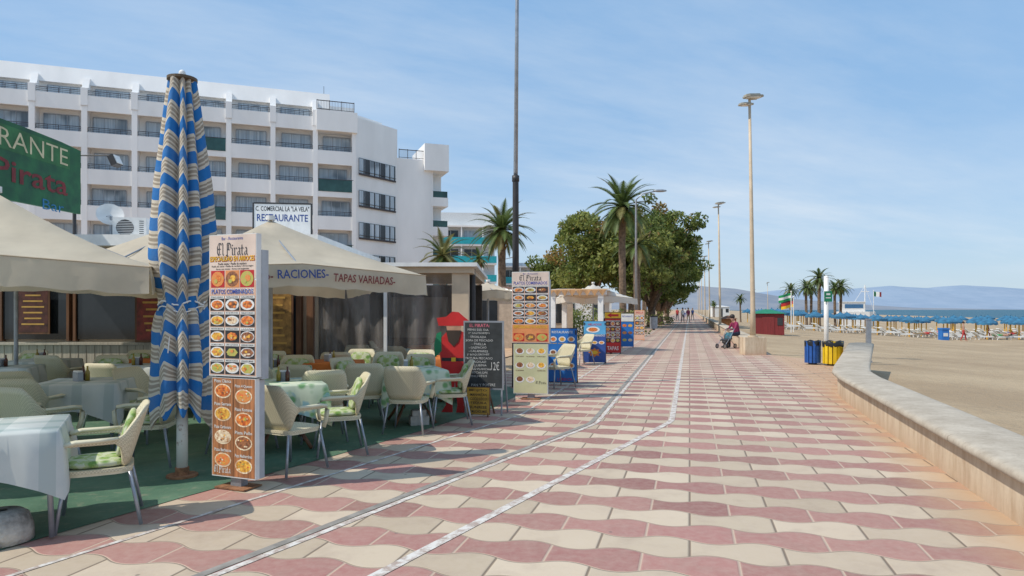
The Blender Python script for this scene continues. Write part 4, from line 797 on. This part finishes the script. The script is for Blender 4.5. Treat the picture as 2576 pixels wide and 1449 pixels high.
def sit():
    return dict(pelvis=(0,.02,.60),waist=(0,-.02,.75),chest=(0,-.1,.96),neck=(0,-.16,1.11),head0=(0,-.2,1.18),head1=(0,-.22,1.27),
      shL=(.17,-.1,1.03),shR=(-.17,-.1,1.03),elL=(.22,-.22,.80),elR=(-.22,-.22,.80),wrL=(.14,-.44,.74),wrR=(-.14,-.44,.76),haL=(.11,-.51,.73),haR=(-.11,-.51,.75),
      hiL=(.1,0,.58),hiR=(-.1,0,.58),knL=(.14,-.44,.56),knR=(-.13,-.44,.56),anL=(.14,-.42,.11),anR=(-.13,-.5,.11),heL=(.14,-.41,.06),heR=(-.13,-.49,.06),toL=(.14,-.58,.035),toR=(-.13,-.66,.035),face=(0,-.93,-.2))
mag=mat('magenta_jacket',(.26,.02,.08),.8,.15); dkt=mat('dark_trousers',(.03,.03,.05),.8,.1); hb=mat('dark_hair',(.02,.013,.01),.6,.1); shb=mat('dark_shoe',(.05,.05,.05),.6)
person(sit(),'seated person in magenta jacket leaning forward on sea wall',(9.35,28.4,.0),rad(-75),mag,dkt,hb,shb)
t=thing('pushchair','folded black and blue pushchair standing beside the wall','pushchair',(8.75,27.9,.005),rad(-60)); B=MB()
for s_ in (-.2,.2): B.tube([(s_,-.3,.1),(s_,.1,.55),(s_,.25,.8)],.013,metal,6); B.tube([(s_,.3,.1),(s_,-.05,.45),(s_,-.2,.52)],.013,metal,6)
B.tube([(-.2,.25,.8),(.2,.25,.8)],.018,dark,6); B.obj('frame',t); B=MB(); lg=mat('blue_teal_fabric',(.03,.12,.16),.8,.3); B.box((0,.0,.36),(.36,.33,.05),dark,0,.2); B.box((0,.15,.5),(.34,.05,.3),lg,0,-.4); B.sph((0,-.02,.26),(.16,.15,.1),dark); B.obj('seat',t)
for a,b_ in ((-.2,-.3),(.2,-.3),(-.2,.3),(.2,.3)):
    B=MB(); n=16; B.tube([(a,b_+.085*math.cos(2*math.pi*i/n),.1+.085*math.sin(2*math.pi*i/n)) for i in range(n+1)],.016,dark,6); B.tube([(a-.015,b_,.1),(a+.015,b_,.1)],.07,metal,10); B.obj('wheel',t)
wsh=mat('white_shirt',(.7,.7,.7),.8); gsh=mat('blue_shirt',(.05,.12,.35),.8); blo=mat('fair_hair',(.35,.2,.08),.6); khaki=mat('khaki_shorts',(.35,.28,.18),.8); rsh=mat('red_shirt',(.5,.04,.04),.8)
for (x,y,tp,bt,hr,rz_) in ((20.5,82,wsh,dkt,hb,10),(21.3,82.5,mag,khaki,blo,10),(27.5,104,gsh,khaki,blo,190),(23.0,95,rsh,dkt,hb,185),(33,130,wsh,gsh,hb,0)):
    person(stand(R.uniform(.1,.2)),'distant person strolling along the promenade',(x,y,.005),rad(rz_),tp,bt,hr,shb,False,False,group='people walking on the promenade')
person(sit(),'seated diner in blue shirt at a seafront table',(3.3,25.0,-.12),rad(20),gsh,dkt,hb,shb,False)
# ---------------------------------------------------------------- vegetation
greens=[mat('leaf_a',(.13,.18,.04),.6,.3,3,trans=.45),mat('leaf_b',(.20,.25,.055),.6,.3,3,trans=.45),mat('leaf_c',(.31,.34,.09),.6,.25,3,trans=.45),mat('leaf_d',(.40,.26,.09),.6,.3,3,trans=.4)]
bark=mat('rough_bark',(.19,.13,.085),.9,.25,6,bump=.8)
def leafmesh(name,clumps,per,size,parent,probs=(.4,.35,.2,.05)):
    vs=[];mi=[]
    for (c,r_) in clumps:
        k=NR.choice(4,p=probs); n=int(per*r_**2)
        d=NR.normal(size=(n,3)); d/=np.linalg.norm(d,axis=1)[:,None]; rr=r_*(NR.rand(n)**.35)[:,None]; p=np.array(c)+d*rr*np.array([1,1,.75])
        a=NR.normal(size=(n,3)); a/=np.linalg.norm(a,axis=1)[:,None]; b=np.cross(a,NR.normal(size=(n,3))); b/=np.linalg.norm(b,axis=1)[:,None]; s=(size*(.6+.8*NR.rand(n)))[:,None]
        q=np.stack([p-a*s-b*s*.15,p-b*s*.5,p+a*s+b*s*.1,p+b*s*.5],axis=1); vs.append(q.reshape(-1,3)); mk=np.where(NR.rand(n)<.7,k,NR.choice(4,size=n,p=probs)); mi.append(mk)
    vs=np.concatenate(vs); mi=np.concatenate(mi); nf=len(mi)
    me=bpy.data.meshes.new(name); me.vertices.add(len(vs)); me.vertices.foreach_set('co',vs.ravel()); me.loops.add(nf*4); me.loops.foreach_set('vertex_index',np.arange(nf*4,dtype=np.int32)); me.polygons.add(nf); me.polygons.foreach_set('loop_start',np.arange(0,nf*4,4,dtype=np.int32)); me.polygons.foreach_set('loop_total',np.full(nf,4,dtype=np.int32))
    for g_ in greens: me.materials.append(g_)
    me.polygons.foreach_set('material_index',mi.astype(np.int32)); me.update(); me.validate()
    o=bpy.data.objects.new(name,me); col.objects.link(o); o.parent=parent; return o
def tree(loc,rx,ry,z0,z1,label,nc=85,probs=(.38,.36,.21,.05),per=190,size=.17):
    t=thing('leafy_tree',label,'tree',loc,R.uniform(0,6)); B=MB(); zc=(z0+z1)/2; hz_=(z1-z0)/2
    B.tube([(0,0,-.1),(.1,.1,z0*.6),(.15,.0,z0*1.1),(0,.2,zc)],[.42,.3,.25,.15],bark,10)
    cl=[]
    for k in range(nc):
        d=NR.normal(size=3); d/=np.linalg.norm(d); r_=NR.rand()**.40*.9; f=1+.15*math.sin(3*math.atan2(d[1],d[0])+d[2]*3)
        cl.append(((d[0]*r_*rx*f,d[1]*r_*ry*f,zc+d[2]*r_*hz_),NR.uniform(.5,1.2)))
    for k in range(9):
        c=cl[k*5][0]; B.tube([(0,0,z0*.6),(c[0]*.3,c[1]*.3,z0+.2*(c[2]-z0)),(c[0]*.7,c[1]*.7,c[2]*.8),c],[.2,.14,.08,.03],bark,7)
    B.obj('trunk',t,True); leafmesh('crown',cl,per,size,t,probs)
tree((7.3,60,0),4.4,4,2.8,10.6,'broad tamarisk tree with olive green crown',105,(.10,.38,.46,.06))
tree((10.2,57.5,0),3.6,3.6,2.6,9.8,'bushy yellow green tamarisk tree beside a tall palm',80,(.12,.38,.44,.06))
tree((12.6,62,0),4.6,4.5,2.4,12.2,'tall tamarisk tree with brownish tips beside the promenade',120,(.18,.33,.34,.15))
tree((15.2,70,0),4.6,4.5,1.8,10.4,'green tamarisk tree leaning over the promenade',110,(.35,.40,.23,.02))
tree((17.8,82,0),4.8,4.5,1.8,10.8,'dense dark green promenade tree',90,(.40,.38,.20,.02))
tree((22.6,100,0),4.6,4.5,1.8,10.8,'dense dark green promenade tree',80,(.40,.38,.20,.02),150,.22)
tree((5,72,0),4,4,2,8,'green tree behind seafront restaurants',70,(.3,.4,.28,.02),150,.2)
frondg=[mat('frond_green',(.12,.175,.05),.5,.25,2,trans=.35),mat('frond_yellow',(.26,.25,.09),.6,.25,2,trans=.35)]; dead=mat('dead_frond',(.26,.16,.07),.9,.25,5)
def palm(loc,h,fl,label,tr=.22,nf=56,yel_=.2,wd=1.0):
    t=thing('palm_tree',label,'palm tree',loc,R.uniform(0,6)); B=MB(); n=14
    B.tube([(0.12*math.sin(i/n*2),0,h*i/n) for i in range(n+1)],[tr*(1.25 if i==0 else 1)*(1.0+.08*(i%2)) for i in range(n)]+[tr*1.3],bark,12); B.obj('trunk',t)
    tx=.12*math.sin(2)
    B=MB(); 
    for k in range(nf):
        a=k*2.399; e=rad(72-115*(k/nf)+R.uniform(-8,8)); L_=fl*R.uniform(.85,1.1); p=Vector((tx,0,h+.05)); d=Vector((math.cos(a)*math.cos(e),math.sin(a)*math.cos(e),math.sin(e))); pts_=[p.copy()]; m_=12
        for i in range(m_):
            d=(d+Vector((0,0,-.085-.035*(i>5)))).normalized(); p=p+d*L_/m_; pts_.append(p.copy())
        mt=frondg[1] if R.random()<yel_ else frondg[0]
        B.tube(pts_[::3],[.025,.018,.012,.008,.004][:len(pts_[::3])],mt,4)
        for i in range(1,m_+1):
            for hlf in (0,.33,.67):
                q=pts_[i-1].lerp(pts_[i],hlf); dd=(pts_[i]-pts_[i-1]).normalized(); sd=dd.cross(Vector((0,0,1))).normalized(); up=sd.cross(dd); ll=fl*.20*math.sin(math.pi*min(1,(i+hlf)/m_*.85+.12))
                for sg in (-1,1):
                    tip=q+(sd*sg*.66+dd*.68+up*.2)*ll+Vector((0,0,-.14*ll)); wv=dd*(.03*fl/2.4+.012)*wd; B.add([q-wv,q+wv,tip],[(0,1,2)],mt)
    B.obj('crown',t)
    B=MB()
    for k in range(26):
        a=k*2.4; r_=tr*1.25; z=h-.1-R.uniform(0,.85); B.tube([(tx+r_*.6*math.cos(a),r_*.6*math.sin(a),z-.25),(tx+r_*1.5*math.cos(a),r_*1.5*math.sin(a),z+.15)],[.07,.02],dead,4)
    B.obj('trunk_boss',t); return t
palm((7.35,45,0),8.3,2.8,'tall date palm with brown skirted trunk by promenade')
palm((-.5,40,0),6.2,2.2,'date palm with full rounded green crown')
palm((-3.4,34,0),4.2,1.7,'short palm with drooping yellowish fronds',.15,34,yel_=.7)
palm((-3.0,60,0),6.0,1.3,'small green fan crown palm beside the hotel',.15,36)
palm((9.6,52,0),6.5,2.5,'date palm partly hidden among tamarisk trees',.25,40)
PB=palm((0,0,-1),6.3,2.2,'date palm standing on the beach',.2,38); PB.location=(47.5,110,-1.2)
for x,y,s_ in ((49.0,112,.95),(46.0,113,.9),(45,100,1.12),(52.6,111,1.0),(54.3,113,1.05),(33.5,100,.55),(21.5,112,1.0),(25,128,1.1),(29.5,142,1.1),(33,158,1.1),(37,172,1.1),(42,190,1.1),(47,210,1.1),(44.5,150,.45),(46,156,.5),(75,190,.6),(24,118,1.0),(27,135,1.0)):
    p=copy_thing(PB,(x,y,zsand(max(Q(x,y),0))),R.uniform(0,6),s_,'date palm standing on the beach' if Q(x,y)>5 else 'distant palm lining the promenade')
def shrub(loc,rx,ry,h,label,probs=(.4,.35,.2,.05)):
    t=thing('hedge_plant',label,'hedge',loc); B=MB()
    for k in range(5): B.tube([(R.uniform(-.5,.5)*rx,0,0),(R.uniform(-.7,.7)*rx,R.uniform(-.3,.3)*ry,h*.7)],[.03,.01],bark,5)
    B.obj('stems',t); leafmesh('foliage',[((R.uniform(-rx,rx),R.uniform(-ry,ry),R.uniform(.25,h)),R.uniform(.3,.5)) for k in range(int(10+rx*8))],300,.07,t,probs)
shrub((5.5,40,0),2.5,1,1.4,'clipped green hedge beside the terrace'); shrub((9.5,56,0),3,1,1.2,'low hedge under the trees'); shrub((0,32,0),4,1,1.6,'tall green hedge behind restaurant'); shrub((14,72,0),3,1.5,1.5,'low hedge under the trees'); shrub((3.2,44,0),3,1,2.2,'dark green hedge behind umbrellas')
def kiosk(loc,rz,w,d_,h,wm,rm,label):
    t=thing('beach_kiosk',label,'kiosk',loc,rz); B=MB(); B.b2((-w/2,-d_/2,0),(w/2,d_/2,h),wm); B.obj('wall',t)
    B=MB(); vs=[(-w/2-.15,-d_/2-.15,h+.002),(w/2+.15,-d_/2-.15,h+.002),(w/2+.15,d_/2+.15,h+.002),(-w/2-.15,d_/2+.15,h+.002),(-w*.1,0,h+.3),(w*.1,0,h+.3)]; B.add(vs,[(0,1,5,4),(1,2,5),(2,3,4,5),(3,0,4),(3,2,1,0)],rm); B.obj('roof',t)
    B=MB(); B.b2((-.4,-d_/2-.03,.02),(.4,-d_/2-.001,min(h*.85,2)),wm if h<2 else glassd); B.obj('door',t)
    B=MB(); B.b2((w*.28,-d_/2-.03,h*.45),(w*.45,-d_/2-.002,h*.8),glassd); B.obj('window',t); return t
kiosk((18.3,49,-.2),rad(-15),2.1,2.0,1.5,mat('dark_red_board',(.22,.025,.025),.7,.15,4,stretch=(9,9,.3)),green,'small dark red beach hut with green roof')
kiosk((19.0,60,-.2),rad(-15),1.3,1.0,.95,mat('orange_brown_board',(.42,.15,.04),.7,.15),wood,'low orange brown storage hut on the sand')
kiosk((4,50,0),0,6,4,2.8,whitep,whitep,'white seafront restaurant with flat roof'); kiosk((-1,30,0),0,7,4,2.3,mat('beige_render2',(.5,.4,.3),.8,.1),wood,'low beige restaurant behind umbrellas')
kiosk((48.5,160,-.2),0,4,3,2.4,whitep,whitep,'white lifeguard building by the beach')
# ---------------------------------------------------------------- beach
def beach_parasol(loc):
    t=thing('beach_parasol','blue fringed beach parasol on yellow pole over loungers','beach umbrella',loc,0,'rows of blue beach parasols'); th=mat('blue_thatch',(.03,.14,.24),.9,.3,3,bump=.8,dark=(.02,.08,.15)); yp=mat('yellow_pole',(.72,.38,.03),.6,.05)
    B=MB(); n=20; vs=[(0,0,2.06)]
    for k in range(n): a=2*math.pi*k/n; vs.append((.42*math.cos(a),.42*math.sin(a),1.84))
    for k in range(n): a=2*math.pi*k/n; vs.append((.86*math.cos(a),.86*math.sin(a),1.60+.03*(k%2)))
    for k in range(n): a=2*math.pi*k/n; vs.append((.88*math.cos(a),.88*math.sin(a),1.48-.07*(k%2)))
    B.add(vs,[(0,1+k,1+(k+1)%n) for k in range(n)]+[(1+l*n+k,1+(l+1)*n+k,1+(l+1)*n+(k+1)%n,1+l*n+(k+1)%n) for l in range(2) for k in range(n)],th); B.sph((0,0,2.08),(.05,.05,.06),th); B.obj('canopy',t)
    B=MB(); B.cyl((0,0,-.2),(0,0,2.0),.06,yp,n=8); B.obj('pole',t); return t
def lounger(loc,rz,pad,label):
    t=thing('sun_lounger',label,'sun lounger',loc,rz,'rows of sun loungers'); B=MB(); B.b2((-.3,-.95,.28),(.3,.35,.35),pad); 
    for s_ in (-.28,.28): B.b2((s_-.03,-.97,.24),(s_+.03,.6,.279),whitep)
    B.obj('bed',t); B=MB(); B.box((0,.62,.55),(.6,.68,.06),pad,0,rad(38)); B.obj('backrest',t)
    for y in (-.8,.45):
        for s_ in (-.26,.26): B=MB(); B.b2((s_-.03,y-.03,-.05),(s_+.03,y+.03,.239),whitep); B.obj('leg',t)
    return t
bp=beach_parasol((0,0,0)); lgs=[lounger((0,0,0),0,wht,'white sun lounger with raised backrest on sand'),lounger((0,0,0),0,mat('orange_pad',(.66,.34,.06),.8,.1),'sun lounger with orange pad and raised backrest')]; first=True; us=[False,False]; rr=random.Random(5)
for i in range(9):
    for j in range(14):
        p=49+i*4.2+rr.uniform(-.5,.5); q=7.0+j*3.1+rr.uniform(-.4,.4)+(i%2)*.8; x,y=PQ(p,q)
        if x/y>.80 or (i>5 and j%2): continue
        if first: bp.location=(x,y,zsand(q)); first=False
        else: copy_thing(bp,(x,y,zsand(q)+rr.uniform(-.08,.08)),rr.uniform(0,1))
        if i<4:
            for s_ in (-.75,.75):
                xx,yy=PQ(p-.9,q+s_); a=-.26+rad(100)+rr.uniform(-.1,.1); k=0 if (j<8 or rr.random()<.4) else 1
                if not us[k]: lgs[k].location=(xx,yy,zsand(q)); lgs[k].rotation_euler.z=a; us[k]=True
                else: copy_thing(lgs[k],(xx,yy,zsand(q)),a)
def lying():
    J=stand(.03,.02); 
    for k,v in list(J.items()): J[k]=(v[0]*1.0,-(v[2]-.95),.45+(-v[1])*.3+(.1 if k in('head0','head1','neck') else 0))
    J['face']=(0,0,1); return J
cols=[(rsh,khaki),(skinm,gsh),(mat('pink_swimsuit',(.6,.1,.2),.7),mat('pink_swimsuit',(.6,.1,.2),.7)),(skinm,mat('green_trunks',(.05,.3,.1),.7))]
for k in range(12):
    p=48.1+(k%3)*4.2; q=20+ k*2.2; x,y=PQ(p,q)
    person(lying(),'sunbather lying on a lounger',(x,y,zsand(q)),rr.uniform(1.2,1.6),cols[k%4][0],cols[k%4][1],rr.choice([hb,blo]),skinm,False,False,group='sunbathers on the beach')
for x,y in ((41,62),(46,66)): person(stand(),'person standing between beach loungers',(x,y,zsand(Q(x,y))),1,skinm,rsh,hb,skinm,False,False,group='sunbathers on the beach')
B=MB(); B.prism([(-.32,-.3),(.32,-.3),(.32,.3),(-.32,.3)],0,.95,blu); B.prism([(-.36,-.34),(.36,-.34),(.36,.34),(-.36,.34)],.951,1.1,blu); B.box((0,-.31,.5),(.4,.02,.3),wht)
x,y=39.2,62; tag(B.obj('beach_bin',loc=(x,y,zsand(Q(x,y)))),'blue wheeled bin on the beach','litter bin')
def flag(loc,h,bands,label,vert=False,w=1.3,hh=.8):
    t=thing('flag_pole',label,'flag',loc); B=MB(); B.cyl((0,0,0),(0,0,h),.04,whitep,n=8); B.sph((0,0,h),.07,whitep); B.obj('pole',t); B=MB(); n=9; k_=len(bands)
    for b_,mt in enumerate(bands):
        vs=[]
        if vert:
            for i in range(4): u=(b_+i/3)/k_; vs+=[(u*w,.12*math.sin(u*7),h-.1-.1*u),(u*w,.12*math.sin(u*7),h-.1-hh-.1*u)]
        else:
            for i in range(n+1):
                u=i/n; x=-u*w; y=.12*math.sin(u*7); dz=-.25*u*w
                vs+=[(x,y,h-.1+dz-hh*b_/k_),(x,y,h-.1+dz-hh*(b_+1)/k_)]
        m_=len(vs)//2; B.add(vs,[(2*i,2*i+1,2*i+3,2*i+2) for i in range(m_-1)],mt)
    B.obj('flag',t,True)
fg=mat('flag_green',(.01,.25,.08),.8,.05); flag((22.9,56,-.3),3.35,[fg,wht,fg],'green and white striped flag on a white pole',False,1.0,.6); flag((23.5,57,-.3),2.95,[blk,redp,yel],'black red and gold flag on a white pole',False,1.0,.75)
flag((44.5,84,-1.1),5.0,[fg,wht,redp],'green white and red flag on a beach mast',True,1.0,.6)
t=thing('beach_bar','white ship shaped beach bar with mast','beach bar',(60,120,-1.3),rad(-10)); B=MB(); B.prism([(-2.7,-1.5),(2.2,-1.5),(3.6,0),(2.2,1.5),(-2.7,1.5)],0,2.5,whitep); B.prism([(-2.1,-1),(1.6,-1),(1.6,1),(-2.1,1)],2.5,4.1,whitep); B.obj('hull',t)
B=MB(); B.b2((-2.2,-1.1,4.101),(1.7,1.1,4.25),whitep); B.b2((-1.7,-1.03,3.1),(1.3,-1.001,3.8),mat('blue_window',(.05,.15,.3),.3)); B.obj('cabin',t); B=MB(); B.cyl((1.9,0,2.5),(1.9,0,7.2),.08,whitep); B.cyl((1.2,0,6.0),(2.6,0,6.0),.06,whitep); B.tube([(1.9,0,7.0),(3.4,0,2.5)],.035,whitep,5); B.tube([(1.9,0,7.0),(.2,0,4.2)],.035,whitep,5); B.obj('mast',t)
for x,y,s_ in ((45,120,.78),(49,138,.7)): copy_thing(L1,(x,y,-.8),0,s_)
# ---------------------------------------------------------------- hills
def hills(name,D,us,hs,c1,c2,depth):
    m,nt,b=nodes(name); g=N(nt,'ShaderNodeTexCoord').outputs['Object']; f=NOI(nt,g,.004,6,.65); nt.links.new(MIX(nt,RAMP(nt,f,.4,.65),c4(c1),c4(c2)),b.inputs['Base Color']); b.inputs['Roughness'].default_value=1  # aerial haze is painted into the ridge base colours as bluish grey
    b.inputs['Specular IOR Level'].default_value=0
    n=160; xs=np.linspace(us[0],us[-1],n); H=np.interp(xs,us,hs); B=MB(); vs=[]; rows=10; rg=np.random.RandomState(5)
    nz=sum(np.sin(xs/D*k*9+rg.rand()*6)/k for k in (3,5,9,17,31))*.045
    for r_ in range(rows+1):
        t_=r_/rows; nr=sum(np.sin(xs/D*k*7+rg.rand()*6+r_*1.3)/k for k in (5,11,23))*.12*(1-t_)
        for i in range(n): vs.append((xs[i],D-depth*(1-t_),-20+ (H[i]*(1+nz[i])+20)*(t_**1.2)*(1+nr[i]*.6)))
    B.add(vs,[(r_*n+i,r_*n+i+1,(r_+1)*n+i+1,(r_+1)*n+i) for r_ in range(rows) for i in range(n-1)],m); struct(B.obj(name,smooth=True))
def zx(u,D): return (u-1288)*D/1717
def zh(v,D): return 1.6+(778-v)*D/1717
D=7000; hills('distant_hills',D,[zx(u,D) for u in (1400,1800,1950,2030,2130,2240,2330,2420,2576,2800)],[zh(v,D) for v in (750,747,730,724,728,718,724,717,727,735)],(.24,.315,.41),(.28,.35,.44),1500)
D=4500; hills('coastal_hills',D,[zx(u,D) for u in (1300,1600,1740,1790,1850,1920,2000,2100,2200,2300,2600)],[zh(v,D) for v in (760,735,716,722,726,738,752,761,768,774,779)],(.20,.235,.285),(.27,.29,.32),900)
